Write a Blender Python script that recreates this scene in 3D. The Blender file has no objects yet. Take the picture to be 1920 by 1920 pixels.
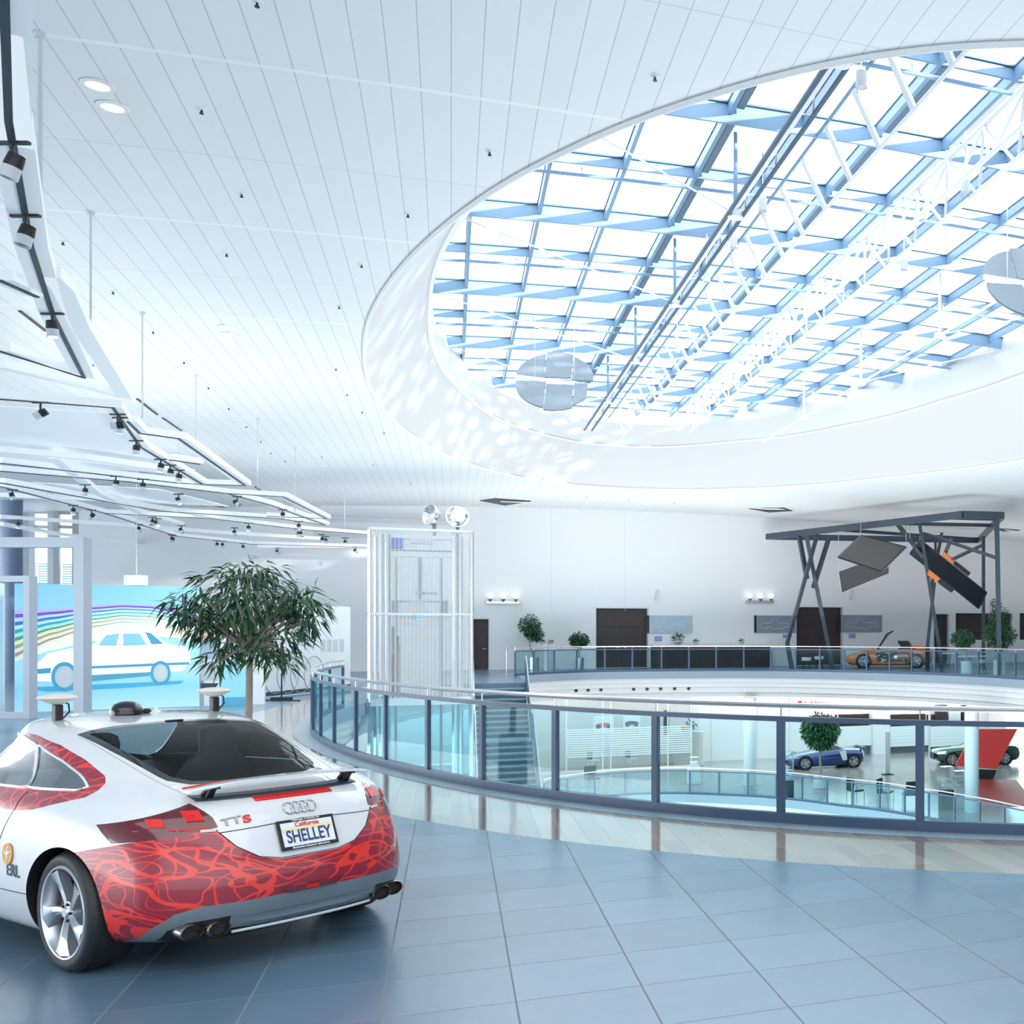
import bpy, bmesh, math, random
from mathutils import Vector, Matrix
R=math.radians; PI=math.pi
random.seed(7)
# ---------------- camera, sky, sun, exposure ----------------
F,CX,HZ,EYE=2030.0,1728.0,1182.0,1.9
TH=math.atan((CX-846)/F)      # the hall's own axes: D2 across, D1 away
D1=Vector((-math.sin(TH),math.cos(TH),0)); D2=Vector((math.cos(TH),math.sin(TH),0)); Z=Vector((0,0,1))
def ST(s,t,z=0): return D2*s+D1*t+Z*z
sc=bpy.context.scene
col=sc.collection
cam=bpy.data.cameras.new('camera'); cam_o=bpy.data.objects.new('camera',cam); col.objects.link(cam_o)
cam_o.location=(0,0,EYE); cam_o.rotation_euler=(R(90),0,0)
cam.sensor_width=36; cam.sensor_fit='HORIZONTAL'; cam.lens=F/1920*36
cam.shift_x=(960-CX)/1920; cam.shift_y=(HZ-960)/1920
cam.clip_start=.05; cam.clip_end=400
sc.camera=cam_o
w=bpy.data.worlds.new('sky'); sc.world=w; w.use_nodes=True
bg=w.node_tree.nodes['Background']; bg.inputs[0].default_value=(.87,.95,1,1); bg.inputs[1].default_value=3.0
sun=bpy.data.lights.new('sun','SUN'); sun.energy=9; sun.angle=R(1.5); sun.color=(1,.97,.92)
sun_o=bpy.data.objects.new('sun',sun); col.objects.link(sun_o); sun_o.location=(10,0,30)
sun_o.rotation_euler=Vector((-.85,.5,-.17)).to_track_quat('-Z','Y').to_euler()
def area(name,loc,rot,sx,sy,e,c=(1,1,1)):
    l=bpy.data.lights.new(name,'AREA'); l.shape='RECTANGLE'; l.size=sx; l.size_y=sy; l.energy=e; l.color=c
    o=bpy.data.objects.new(name,l); col.objects.link(o); o.location=loc; o.rotation_euler=rot; return o
area('lower_hall_fill',(-6,55,-1.6),(0,0,TH),26,8,900,(1,.97,.93))  # unseen fill added under the slab to brighten the lower hall
area('lower_void_fill',(-6,38,-1.6),(0,0,TH),10,14,160,(1,.98,.96))  # second added fill, over the lower opening
area('left_gallery_up_fill',(-18,26,5.95),(PI,0,0),12,26,230,(1,.99,.97)); area('far_gallery_up_fill',ST(14,50.5,2.6),(PI,0,TH),42,5,560,(1,.98,.96))  # added upward fills brightening the left ceiling and the far gallery, unseen from below
area('front_fill',ST(6,-2.6,4.0),(R(90),0,TH),34,6,420,(.95,.98,1)); area('near_overhead_fill',ST(-2,1.5,7.2),(0,0,TH),16,7,330,(1,.985,.96))  # added fills out of view: one behind the camera, one above the car
area('near_up_fill',ST(0,-1.2,2.6),(PI,0,TH),18,2.2,150,(1,.99,.97))  # added fill behind the camera, lifts the near ceiling
for x,y in ((-11,14),(-14,18),(-13,22),(-17,22),(-16,27),(-20,27),(-19,33),(-23,33),(-18,38),(-24,40)):
    l=bpy.data.lights.new('track_lamp','SPOT'); l.energy=260; l.spot_size=R(150); l.spot_blend=1; l.shadow_soft_size=.08; l.color=(1,.98,.95); o=bpy.data.objects.new('track_lamp',l); col.objects.link(o); o.location=(x,y,5.25)
vs=sc.view_settings; vs.view_transform='Standard'; vs.look='None'; vs.gamma=1; vs.use_curve_mapping=False; vs.exposure=0.56
sc.cycles.max_bounces=10; sc.cycles.diffuse_bounces=5; sc.cycles.transparent_max_bounces=24
sc.cycles.caustics_reflective=False; sc.cycles.caustics_refractive=False
# ---------------- coordinates ----------------
def at(u,v,z):            # point seen at a pixel, on the level z
    Y=F*(EYE-z)/(v-HZ); return Vector(((u-CX)*Y/F,Y,z))
def dp(u,v,Y): return Vector(((u-CX)*Y/F,Y,EYE-(v-HZ)*Y/F))
class Plane:              # an upright plane through two ground points
    def __init__(s,p0,p1): s.p0=Vector((p0[0],p0[1],0)); d=Vector((p1[0],p1[1],0))-s.p0; s.L=d.length; s.d=d.normalized(); s.n=Vector((s.d.y,-s.d.x,0))
    def hit(s,u,v):
        r=Vector(((u-CX)/F,1,-(v-HZ)/F)); k=s.p0.dot(s.n)/r.dot(s.n); p=r*k; return ((p-s.p0).dot(s.d),p.z+EYE)
    def pt(s,a,z,off=0): return s.p0+s.d*a+Z*z+s.n*off
    def px(s,u,v,off=0): a,z=s.hit(u,v); return s.pt(a,z,off)
def zceil(s): return 7.95-.0018*(s-9)**2
def zroof(s): return 10.5-.004*(s-9)**2
def onvault(u,v,fn):
    z=fn(9)
    for _ in range(25):
        p=at(u,v,z); z=fn(p.dot(D2))
    p.z=z; return p
# ---------------- materials ----------------
def new(name):
    m=bpy.data.materials.new(name); m.use_nodes=True; nt=m.node_tree; return m,nt,nt.nodes['Principled BSDF']
def mat(name,c,rough=.5,metal=0,emit=0,ecol=None,coat=0,noise=0,alpha=None,spec=None):
    m,nt,b=new(name)
    b.inputs['Base Color'].default_value=(*c,1); b.inputs['Roughness'].default_value=rough; b.inputs['Metallic'].default_value=metal
    if coat: b.inputs['Coat Weight'].default_value=coat; b.inputs['Coat Roughness'].default_value=.03
    if spec is not None: b.inputs['Specular IOR Level'].default_value=spec
    if emit: b.inputs['Emission Color'].default_value=(*(ecol or c),1); b.inputs['Emission Strength'].default_value=emit
    if noise:
        n=nt.nodes.new('ShaderNodeTexNoise'); n.inputs['Scale'].default_value=6; n.inputs['Detail'].default_value=5
        tc=nt.nodes.new('ShaderNodeTexCoord'); nt.links.new(tc.outputs['Object'],n.inputs['Vector'])
        mx=nt.nodes.new('ShaderNodeMix'); mx.data_type='RGBA'
        mx.inputs[6].default_value=(*[x*(1-noise) for x in c],1); mx.inputs[7].default_value=(*[min(1,x*(1+noise)) for x in c],1)
        nt.links.new(n.outputs['Fac'],mx.inputs[0]); nt.links.new(mx.outputs[2],b.inputs['Base Color'])
    return m
def glass(name,tint,refl=.5,rough=.02,ior=1.45):
    m=bpy.data.materials.new(name); m.use_nodes=True; nt=m.node_tree; nt.nodes.clear()
    o=nt.nodes.new('ShaderNodeOutputMaterial'); t=nt.nodes.new('ShaderNodeBsdfTransparent'); g=nt.nodes.new('ShaderNodeBsdfGlossy'); mx=nt.nodes.new('ShaderNodeMixShader')
    fr=nt.nodes.new('ShaderNodeFresnel'); fr.inputs[0].default_value=ior
    ml=nt.nodes.new('ShaderNodeMath'); ml.operation='MULTIPLY'; ml.inputs[1].default_value=refl
    t.inputs[0].default_value=(*tint,1); g.inputs['Roughness'].default_value=rough
    L=nt.links.new; L(fr.outputs[0],ml.inputs[0]); L(ml.outputs[0],mx.inputs[0]); L(t.outputs[0],mx.inputs[1]); L(g.outputs[0],mx.inputs[2]); L(mx.outputs[0],o.inputs[0])
    return m
M={}
M['white']=mat('white_paint',(.80,.82,.83),.55)
M['wall']=mat('wall_paint',(.80,.81,.82),.6,noise=.01)
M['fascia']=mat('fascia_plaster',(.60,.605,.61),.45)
M['darksteel']=mat('dark_steel_paint',(.04,.06,.085),.35)
M['bluegrey']=mat('blue_grey_paint',(.055,.09,.16),.32)
M['slab']=mat('slab_edge_grey',(.22,.28,.33),.4)
M['steel']=mat('brushed_steel',(.72,.74,.76),.22,1)
M['chrome']=mat('chrome',(.85,.86,.88),.07,1)
M['roofbeam']=mat('roof_beam_paint',(.17,.29,.43),.45)
M['roofdark']=mat('roof_beam_dark',(.07,.13,.20),.45)
M['black']=mat('black_plastic',(.012,.013,.016),.4)
M['blackgloss']=mat('black_gloss',(.01,.011,.013),.08,coat=.5)
M['rubber']=mat('tyre_rubber',(.018,.02,.024),.55)
M['alu']=mat('wheel_alloy',(.62,.65,.70),.28,.85)
M['grey']=mat('mid_grey',(.35,.37,.39),.5)
M['lgrey']=mat('light_grey',(.62,.65,.67),.45)
M['brown']=mat('dark_wood',(.045,.030,.030),.45,noise=.3)
M['orange']=mat('orange_car_paint',(.90,.20,.02),.2,coat=1)
M['orangep']=mat('orange_plastic',(.90,.22,.03),.4)
M['blue']=mat('blue_car_paint',(.006,.035,.18),.18,.3,coat=1)
M['green']=mat('green_car_paint',(.012,.09,.06),.18,.3,coat=1)
M['red']=mat('red_sign',(.85,.05,.04),.4,emit=.25)
M['redcarpet']=mat('red_carpet',(.75,.08,.06),.5)
M['purple']=mat('purple_print',(.33,.27,.62),.5)
M['leaf']=mat('leaf_green',(.045,.15,.05),.4,noise=.35)
M['leaf2']=mat('leaf_green_light',(.12,.26,.07),.4,noise=.35)
M['leafd']=mat('leaf_green_dark',(.018,.075,.035),.3,noise=.4)
M['bark']=mat('pale_bark',(.42,.34,.28),.7,noise=.25)
M['soil']=mat('soil',(.05,.04,.03),.9)
M['warm']=mat('lit_lightbox',(1,.95,.85),.5,emit=1.6,ecol=(1,.93,.82))
M['lamp']=mat('lit_lens',(1,1,1),.4,emit=9,ecol=(1,.96,.9))
M['globe']=mat('lit_globe',(1,1,1),.4,emit=1.3,ecol=(1,.98,.95))
M['beige']=mat('office_wall',(.70,.66,.62),.6,noise=.03)
M['frost']=mat('frosted_band',(.80,.85,.86),.5)
M['carpet']=mat('office_floor',(.35,.22,.13),.6)
M['hatch']=mat('hatch_dark',(.02,.02,.018),.5)
M['pane']=glass('balustrade_glass',(.80,.93,.955),.18)
M['wpane']=glass('clear_glass',(.93,.97,.98),.6)
M['roofpane']=glass('roof_glass',(.97,.985,1),.3)
M['carglass']=glass('tinted_car_glass',(.66,.76,.77),.45,ior=1.35)
M['sideglass']=glass('side_car_glass',(.62,.74,.78),1.0,ior=8.0)
M['screenprint']=mat('print_white',(.86,.90,.93),.4)
M['photo']=mat('photo_grey',(.25,.29,.34),.35,noise=.2)
M['photo2']=mat('photo_blue_grey',(.42,.55,.63),.35,noise=.2)
M['photoline']=mat('photo_line',(.55,.64,.72),.4)
def mesh_like(name,c,hole):
    m,nt,b=new(name); b.inputs['Base Color'].default_value=(*c,1); b.inputs['Roughness'].default_value=.5
    t=nt.nodes.new('ShaderNodeBsdfTransparent'); mx=nt.nodes.new('ShaderNodeMixShader'); mx.inputs[0].default_value=hole
    o=[n for n in nt.nodes if n.type=='OUTPUT_MATERIAL'][0]; nt.links.new(b.outputs[0],mx.inputs[1]); nt.links.new(t.outputs[0],mx.inputs[2]); nt.links.new(mx.outputs[0],o.inputs[0]); return m
M['mesh']=mesh_like('perforated_metal',(.72,.75,.77),.84)
M['acoustic']=mesh_like('perforated_acoustic',(.16,.20,.24),.0)
def grid_mat(name,base,line,ax,ay,ox,oy,wx,wy,rough,var=.04,thick=None,offs=0,noiseamp=.05,bump=0,spec=.5,coat=0):
    """joints from the UV map, which holds metres along the hall's own axes"""
    m,nt,b=new(name); N=nt.nodes.new; L=nt.links.new
    uv=N('ShaderNodeUVMap'); sp=N('ShaderNodeSeparateXYZ'); L(uv.outputs[0],sp.inputs[0])
    def mth(op,a,bv=None,c=None):
        n=N('ShaderNodeMath'); n.operation=op
        for i,x in enumerate((a,bv,c)):
            if x is None: continue
            if isinstance(x,(int,float)): n.inputs[i].default_value=x
            else: L(x,n.inputs[i])
        return n.outputs[0]
    sx=mth('DIVIDE',mth('SUBTRACT',sp.outputs[0],ox),ax); ix=mth('FLOOR',sx); fx=mth('FRACT',sx)
    ty=mth('DIVIDE',mth('SUBTRACT',sp.outputs[1],oy),ay)
    if offs: ty=mth('ADD',ty,mth('MULTIPLY',mth('FRACT',mth('MULTIPLY',ix,.377)),offs))
    iy=mth('FLOOR',ty); fy=mth('FRACT',ty)
    lx=mth('LESS_THAN',mth('MULTIPLY',mth('MINIMUM',fx,mth('SUBTRACT',1,fx)),ax),wx)
    ly=mth('LESS_THAN',mth('MULTIPLY',mth('MINIMUM',fy,mth('SUBTRACT',1,fy)),ay),wy)
    ln=mth('MAXIMUM',lx,ly)
    wn=N('ShaderNodeTexWhiteNoise'); wn.noise_dimensions='2D'; cb=N('ShaderNodeCombineXYZ'); L(ix,cb.inputs[0]); L(iy,cb.inputs[1]); L(cb.outputs[0],wn.inputs['Vector'])
    nz=N('ShaderNodeTexNoise'); nz.inputs['Scale'].default_value=1.7; nz.inputs['Detail'].default_value=5; L(uv.outputs[0],nz.inputs['Vector'])
    val=mth('ADD',mth('MULTIPLY_ADD',wn.outputs[0],2*var,1-var),mth('MULTIPLY_ADD',nz.outputs[0],2*noiseamp,-noiseamp))
    vm=N('ShaderNodeVectorMath'); vm.operation='SCALE'; vm.inputs[0].default_value=base; L(val,vm.inputs['Scale'])
    mx=N('ShaderNodeMix'); mx.data_type='RGBA'; L(ln,mx.inputs[0]); L(vm.outputs[0],mx.inputs[6]); mx.inputs[7].default_value=(*line,1)
    out=mx.outputs[2]
    if thick:      # light double cover strips over every second cross joint
        tt=mth('FRACT',mth('DIVIDE',mth('SUBTRACT',sp.outputs[1],thick[0]),thick[1])); lt=mth('LESS_THAN',mth('MULTIPLY',mth('MINIMUM',tt,mth('SUBTRACT',1,tt)),thick[1]),thick[2])
        m2=N('ShaderNodeMix'); m2.data_type='RGBA'; L(lt,m2.inputs[0]); L(out,m2.inputs[6]); m2.inputs[7].default_value=(*thick[3],1); out=m2.outputs[2]
    L(out,b.inputs['Base Color']); L(mth('MULTIPLY_ADD',ln,(.85-rough) if spec>.55 else 0,rough),b.inputs['Roughness']); b.inputs['Specular IOR Level'].default_value=spec
    if coat: b.inputs['Coat Weight'].default_value=coat; b.inputs['Coat Roughness'].default_value=.06
    return m
M['tile']=grid_mat('floor_tile',(.11,.19,.27),(.15,.17,.20),.629,.64,1.563-.629*8,7.19-.64*20,.0048,.0036,.27,var=.10,noiseamp=.14,spec=.9)
M['parquet']=grid_mat('floor_parquet',(.34,.26,.20),(.42,.34,.27),.19,1.3,0,0,.0025,.002,.13,var=.28,noiseamp=.12,offs=1.0,spec=.8,coat=.6)
M['lowfloor']=grid_mat('lower_floor_tile',(.27,.25,.245),(.2,.2,.2),.63,.63,0,0,.006,.006,.16,var=.06,noiseamp=.1,spec=.6)
M['ceil']=grid_mat('ceiling_panel',(.77,.80,.81),(.42,.48,.52),.302,2.58,0,13.0,.0045,.004,.6,var=.012,noiseamp=.01,thick=(13.0,5.16,.035,(.85,.87,.87)))
# ---------------- mesh helpers ----------------
MX={}
def tag(o,label=None,cat=None,group=None,kind=None):
    if label: o['label']=label
    if cat: o['category']=cat
    if group: o['group']=group
    if kind: o['kind']=kind
    return o
def thing(name,label,cat,loc=(0,0,0),rz=0,group=None,tilt=None):
    o=bpy.data.objects.new(name,None); o.empty_display_size=.1; col.objects.link(o); o.location=loc; o.rotation_euler=(0,0,rz)
    tag(o,label,cat,group); MX[o.name]=Matrix.Translation(Vector(loc))@Matrix.Rotation(rz,4,'Z'); return o
class MB:
    def __init__(s): s.v=[]; s.f=[]; s.m=[]; s.uv=None
    def add(s,vs,fs,mi=0):
        k=len(s.v); s.v+= [Vector(x) for x in vs]; s.f+=[[i+k for i in f] for f in fs]; s.m+=[mi]*len(fs); return s
    def box(s,c,d,rz=0,mi=0,M3=None):
        c=Vector(c); hx,hy,hz=d[0]/2,d[1]/2,d[2]/2
        rot=M3 or Matrix.Rotation(rz,3,'Z')
        P=[c+rot@Vector((x*hx,y*hy,z*hz)) for z in(-1,1) for y in(-1,1) for x in(-1,1)]
        return s.add(P,[(0,2,3,1),(4,5,7,6),(0,1,5,4),(2,6,7,3),(0,4,6,2),(1,3,7,5)],mi)
    def bar(s,p,q,w_,h_,mi=0,up=Z):
        p=Vector(p);q=Vector(q); d=(q-p); L=d.length; d.normalize()
        if abs(d.dot(up))>.98: up=Vector((1,0,0)) if abs(d.x)<.9 else Vector((0,1,0))
        x=d.cross(up).normalized(); y=x.cross(d).normalized()
        rot=Matrix((x,d,y)).transposed(); return s.box((p+q)/2,(w_,L,h_),mi=mi,M3=rot)
    def tube(s,p,q,r,n=10,r2=None,mi=0,caps=True):
        p=Vector(p);q=Vector(q);d=(q-p).normalized(); a=d.orthogonal().normalized(); b=d.cross(a); r2=r if r2 is None else r2
        P=[];
        for c,rr in((p,r),(q,r2)): P+=[c+(a*math.cos(2*PI*i/n)+b*math.sin(2*PI*i/n))*rr for i in range(n)]
        Fs=[(i,(i+1)%n,n+(i+1)%n,n+i) for i in range(n)]
        if caps: Fs+=[tuple(range(n-1,-1,-1)),tuple(range(n,2*n))]
        return s.add(P,Fs,mi)
    def path(s,pts,r,n=8,mi=0,closed=False):
        pts=[Vector(p) for p in pts]; m=len(pts); P=[]; a=None
        for i,p in enumerate(pts):
            d=(pts[(i+1)%m]-pts[i-1]) if closed else (pts[min(i+1,m-1)]-pts[max(i-1,0)]); d.normalize()
            a=d.orthogonal() if a is None else a-d*a.dot(d); a.normalize(); b=d.cross(a)
            rr=r[i] if isinstance(r,(list,tuple)) else r
            P+=[p+(a*math.cos(2*PI*j/n)+b*math.sin(2*PI*j/n))*rr for j in range(n)]
        Fs=[]
        for i in range(m if closed else m-1):
            k=(i+1)%m; Fs+=[(i*n+j,i*n+(j+1)%n,k*n+(j+1)%n,k*n+j) for j in range(n)]
        if not closed: Fs+=[tuple(range(n-1,-1,-1)),tuple(range((m-1)*n,m*n))]
        return s.add(P,Fs,mi)
    def strip(s,pts,w_,h_,mi=0,closed=False,out=0):
        """box section swept along a path that stays level-ish; pts at the section's bottom centre"""
        pts=[Vector(p) for p in pts]; m=len(pts); P=[]
        for i,p in enumerate(pts):
            d=(pts[(i+1)%m]-pts[i-1]) if closed else (pts[min(i+1,m-1)]-pts[max(i-1,0)]); d.z=0; d.normalize(); x=Vector((d.y,-d.x,0))
            P+=[p-x*w_/2,p+x*w_/2,p+x*w_/2+Z*h_,p-x*w_/2+Z*h_]
        Fs=[]
        for i in range(m if closed else m-1):
            k=(i+1)%m; Fs+=[(i*4+j,i*4+(j+1)%4,k*4+(j+1)%4,k*4+j) for j in range(4)]
        if not closed: Fs+=[(3,2,1,0),tuple((m-1)*4+j for j in range(4))]
        return s.add(P,Fs,mi)
    def lathe(s,prof,o=(0,0,0),n=24,mi=0,ax=None,ring=False):
        o=Vector(o); rot=Z.rotation_difference(Vector(ax)).to_matrix() if ax is not None else Matrix.Identity(3)
        P=[];m=len(prof)
        for r,z in prof: P+=[o+rot@Vector((r*math.cos(2*PI*i/n),r*math.sin(2*PI*i/n),z)) for i in range(n)]
        Fs=[]
        for k in range(m-1): Fs+=[(k*n+i,k*n+(i+1)%n,(k+1)*n+(i+1)%n,(k+1)*n+i) for i in range(n)]
        if ring: Fs+=[((m-1)*n+i,(m-1)*n+(i+1)%n,(i+1)%n,i) for i in range(n)]
        if prof[0][0]>1e-5 and not ring: Fs.append(tuple(range(n-1,-1,-1)))
        if prof[-1][0]>1e-5 and not ring: Fs.append(tuple(range((m-1)*n,m*n)))
        return s.add(P,Fs,mi)
    def prism(s,poly,off,mi=0):
        poly=[Vector(p) for p in poly]; off=Vector(off); n=len(poly)
        return s.add(poly+[p+off for p in poly],[tuple(range(n-1,-1,-1)),tuple(range(n,2*n))]+[(i,(i+1)%n,n+(i+1)%n,n+i) for i in range(n)],mi)
    def ball(s,c,r,n=12,mi=0,sz=(1,1,1)):
        c=Vector(c); prof=[(math.sin(PI*k/n)*r,-math.cos(PI*k/n)*r) for k in range(n+1)]; k0=len(s.v); s.lathe(prof,(0,0,0),n+4,mi)
        for i in range(k0,len(s.v)): s.v[i]=Vector((s.v[i].x*sz[0],s.v[i].y*sz[1],s.v[i].z*sz[2]))+c
        return s
    def build(s,name,mats,parent=None,world=True,smooth=False,bevel=0,label=None,uvst=False,solid=0,weld=False):
        me=bpy.data.meshes.new(name); mats=mats if isinstance(mats,(list,tuple)) else [mats]; vs=[v.copy() for v in s.v]; loc=None
        if parent is not None and world:
            inv=MX[parent.name].inverted(); vs=[inv@v for v in vs]
        elif parent is None and vs:
            xs=[v.x for v in vs];ys=[v.y for v in vs];zs=[v.z for v in vs]
            loc=Vector(((min(xs)+max(xs))/2,(min(ys)+max(ys))/2,min(zs))); vs=[v-loc for v in vs]
        me.from_pydata([tuple(v) for v in vs],[],s.f); 
        for m_ in mats: me.materials.append(M[m_] if isinstance(m_,str) else m_)
        for p,mi in zip(me.polygons,s.m): p.material_index=mi; p.use_smooth=smooth
        if uvst:
            ul=me.uv_layers.new(name='UVMap')
            for l in me.loops:
                v=s.v[l.vertex_index]; ul.data[l.index].uv=(v.dot(D2),v.dot(D1))
        bm=bmesh.new(); bm.from_mesh(me)
        if weld: bmesh.ops.remove_doubles(bm,verts=bm.verts,dist=1e-5)
        bmesh.ops.recalc_face_normals(bm,faces=bm.faces) if not uvst else None
        bm.to_mesh(me); bm.free()
        if smooth and hasattr(me,'set_sharp_from_angle'): me.set_sharp_from_angle(angle=R(40))
        o=bpy.data.objects.new(name,me); col.objects.link(o)
        if parent is not None: o.parent=parent; MX[o.name]=MX[parent.name]
        else: o.location=loc if loc is not None else (0,0,0); MX[o.name]=Matrix.Translation(o.location)
        if bevel: b=o.modifiers.new('bevel','BEVEL'); b.width=bevel; b.segments=2; b.limit_method='ANGLE'
        if solid: b=o.modifiers.new('solid','SOLIDIFY'); b.thickness=solid; b.offset=0
        if label: o['label']=label
        return o
def struct(o): o['kind']='structure'; return o
def dup(root,loc,rz=None,label=None,group=None):
    def cp(o,par):
        c=o.copy(); col.objects.link(c)
        if par is not None: c.parent=par
        for k in [x for x in bpy.data.objects if x.parent==o]: cp(k,c)
        return c
    kids=[x for x in bpy.data.objects if x.parent==root]
    r=root.copy(); col.objects.link(r); r.location=loc
    if rz is not None: r.rotation_euler=(0,0,rz)
    for k in kids: cp(k,r)
    if label: r['label']=label
    if group: r['group']=group
    return r
def text(body,size,name,m,parent,mw,extrude=.002,align='CENTER',label=None,sx=1,font=None,bold=0):
    """lettering as a mesh; mw: world matrix of the text's own plane"""
    cu=bpy.data.curves.new(name,'FONT'); cu.body=body; cu.size=size; cu.extrude=extrude; cu.align_x=align; cu.align_y='CENTER'; cu.offset=bold
    to=bpy.data.objects.new(name,cu); col.objects.link(to); bpy.context.view_layer.update()
    me=bpy.data.meshes.new_from_object(to.evaluated_get(bpy.context.evaluated_depsgraph_get())); col.objects.unlink(to); bpy.data.objects.remove(to)
    me.name=name; me.materials.clear(); me.materials.append(M[m] if isinstance(m,str) else m)
    me.transform(Matrix.Scale(sx,4,Vector((1,0,0))))
    if parent is not None: me.transform(MX[parent.name].inverted()@mw)
    else: me.transform(mw)
    o=bpy.data.objects.new(name,me); col.objects.link(o)
    if parent is not None: o.parent=parent; MX[o.name]=MX[parent.name]
    if label:o['label']=label
    return o
def frame(o,x,y,):        # matrix with given x, y axes at o
    x=Vector(x).normalized(); y=Vector(y).normalized(); z=x.cross(y).normalized(); y=z.cross(x)
    m=Matrix((x,y,z)).transposed().to_4x4(); m.translation=Vector(o); return m
# ---------------- plan curves ----------------
class Curve:
    """closed plan curve: an ellipse along the hall's axes with measured deviations"""
    def __init__(s,s0,t0,rs,rt,pts=(),base=1.0,sm=5,N=360):
        s.c=(s0,t0); s.r=(rs,rt); s.N=N; an=[]
        for p in pts:
            a=(p.dot(D2)-s0)/rs; b=(p.dot(D1)-t0)/rt; an.append((math.atan2(b,a)%(2*PI),math.hypot(a,b)))
        an.sort(); arr=[base]*N
        if an:
            ext=an[:]                     # anchors in the part the measurements leave out
            gaps=sorted([((an[(i+1)%len(an)][0]-an[i][0])%(2*PI),i) for i in range(len(an))])[-1]
            g,i=gaps; a0=an[i][0]
            for k in (.3,.5,.7): ext.append(((a0+g*k)%(2*PI),base))
            ext.sort(); e3=[(a-2*PI,r) for a,r in ext]+ext+[(a+2*PI,r) for a,r in ext]
            for k in range(N):
                x=2*PI*k/N
                for (a,r),(b,q) in zip(e3,e3[1:]):
                    if a<=x<b or (a<=x<=b): arr[k]=r+(q-r)*(x-a)/max(b-a,1e-6); break
            for _ in range(sm):
                arr=[(arr[k-2]+2*arr[k-1]+3*arr[k]+2*arr[(k+1)%N]+arr[(k+2)%N])/9 for k in range(N)]
        s.rho=arr
    def rr(s,a): x=(a%(2*PI))/(2*PI)*s.N; k=int(x)%s.N; f=x-int(x); return s.rho[k]*(1-f)+s.rho[(k+1)%s.N]*f
    def p(s,a,grow=0,z=0,sc=1):
        r=s.rr(a)*sc; x=s.c[0]+s.r[0]*r*math.cos(a); y=s.c[1]+s.r[1]*r*math.sin(a)
        if grow:
            e=.01; r1=s.rr(a+e)*sc;r0=s.rr(a-e)*sc
            tx=s.r[0]*(r1*math.cos(a+e)-r0*math.cos(a-e)); ty=s.r[1]*(r1*math.sin(a+e)-r0*math.sin(a-e)); l=math.hypot(tx,ty); x+=ty/l*grow; y-=tx/l*grow
        return ST(x,y,z)
    def inside(s,S,T,k=1):
        a=(S-s.c[0])/s.r[0]; b=(T-s.c[1])/s.r[1]; return math.hypot(a,b)<s.rr(math.atan2(b,a))*k
    def ang(s,p): return math.atan2((p.dot(D1)-s.c[1])/s.r[1],(p.dot(D2)-s.c[0])/s.r[0])%(2*PI)
    def walk(s,a0,a1,step,grow=0):    # angles spaced evenly by length from a0 to a1 (a1 may be smaller)
        n=max(60,int(abs(a1-a0)*200)); A=[a0+(a1-a0)*i/n for i in range(n+1)]; P=[s.p(a,grow) for a in A]; out=[a0]; acc=0
        for i in range(n):
            acc+=(P[i+1]-P[i]).length
            if acc>=step: out.append(A[i+1]); acc-=step
        return out
VOIDPX=[(588,1368),(600,1385),(657,1413),(715,1432),(800,1453),(918,1477),(1057,1498),(1235,1520),(1462,1539.5),(1734,1556.6),(1920,1563)]
void=Curve(8.9,29.5,11.9,21.9,[at(u,v,0) for u,v in VOIDPX]+[at(u,v,1.16) for u,v in [(596,1250),(625,1241),(659,1237),(686,1236)]]+[ST(-1.9,36),ST(-.6,42)]+[at(u,v,0) for u,v in [(1080,1261),(1200,1259.3),(1316,1258.5),(1450,1258.5),(1570,1260.4),(1700,1264),(1850,1270),(1916,1275)]],1.0)
RIM=[(1600,105),(1920,77),(1300,185),(1208,217),(1162,232),(1042,292),(992,312),(892,377),(792,458),(707.5,564),(690,600),(684,663),(692,719),(731,778),(791,825.5),(858,859),(945,887),(1056,905),(1194,914.6),(1300,916),(1425,912.5),(1650,894),(1800,877),(1920,860)]
rim=Curve(8,28.5,10,19,[onvault(u,v,zceil) for u,v in RIM],1.0)
zring=lambda s:zceil(s)+1.35
ring=Curve(8,28.5,10,19,[onvault(u,v,zring) for u,v in [(803,600),(806,568),(812,650),(830,691),(866,730),(937,786),(1015,812),(1095,829),(1200,837),(1369,827),(1586,796),(1762,751),(1920,699)]],.95)
zedge=lambda s:zceil(s)+2.0
edge=Curve(8,28.5,10,19,[onvault(u,v,zedge) for u,v in [(886,398),(845,450),(815,530),(810,580),(825,623),(848,660),(882,699),(935,735),(1000,760),(1095,786),(1200,796),(1410,785),(1612,744),(1777,701),(1920,641)]],.95)
ZL=-5.35
low=Curve(12.5,28.5,9.0,20.0,[at(u,v,-4.17) for u,v in [(1015,1460),(1080,1451),(1127,1445.5),(1175,1441),(1270,1439),(1365,1442),(1473,1447.5),(1577,1459),(1627,1463),(1740,1479),(1856,1499),(1915,1512)]],1.0)
WT=56.14       # the far wall
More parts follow.
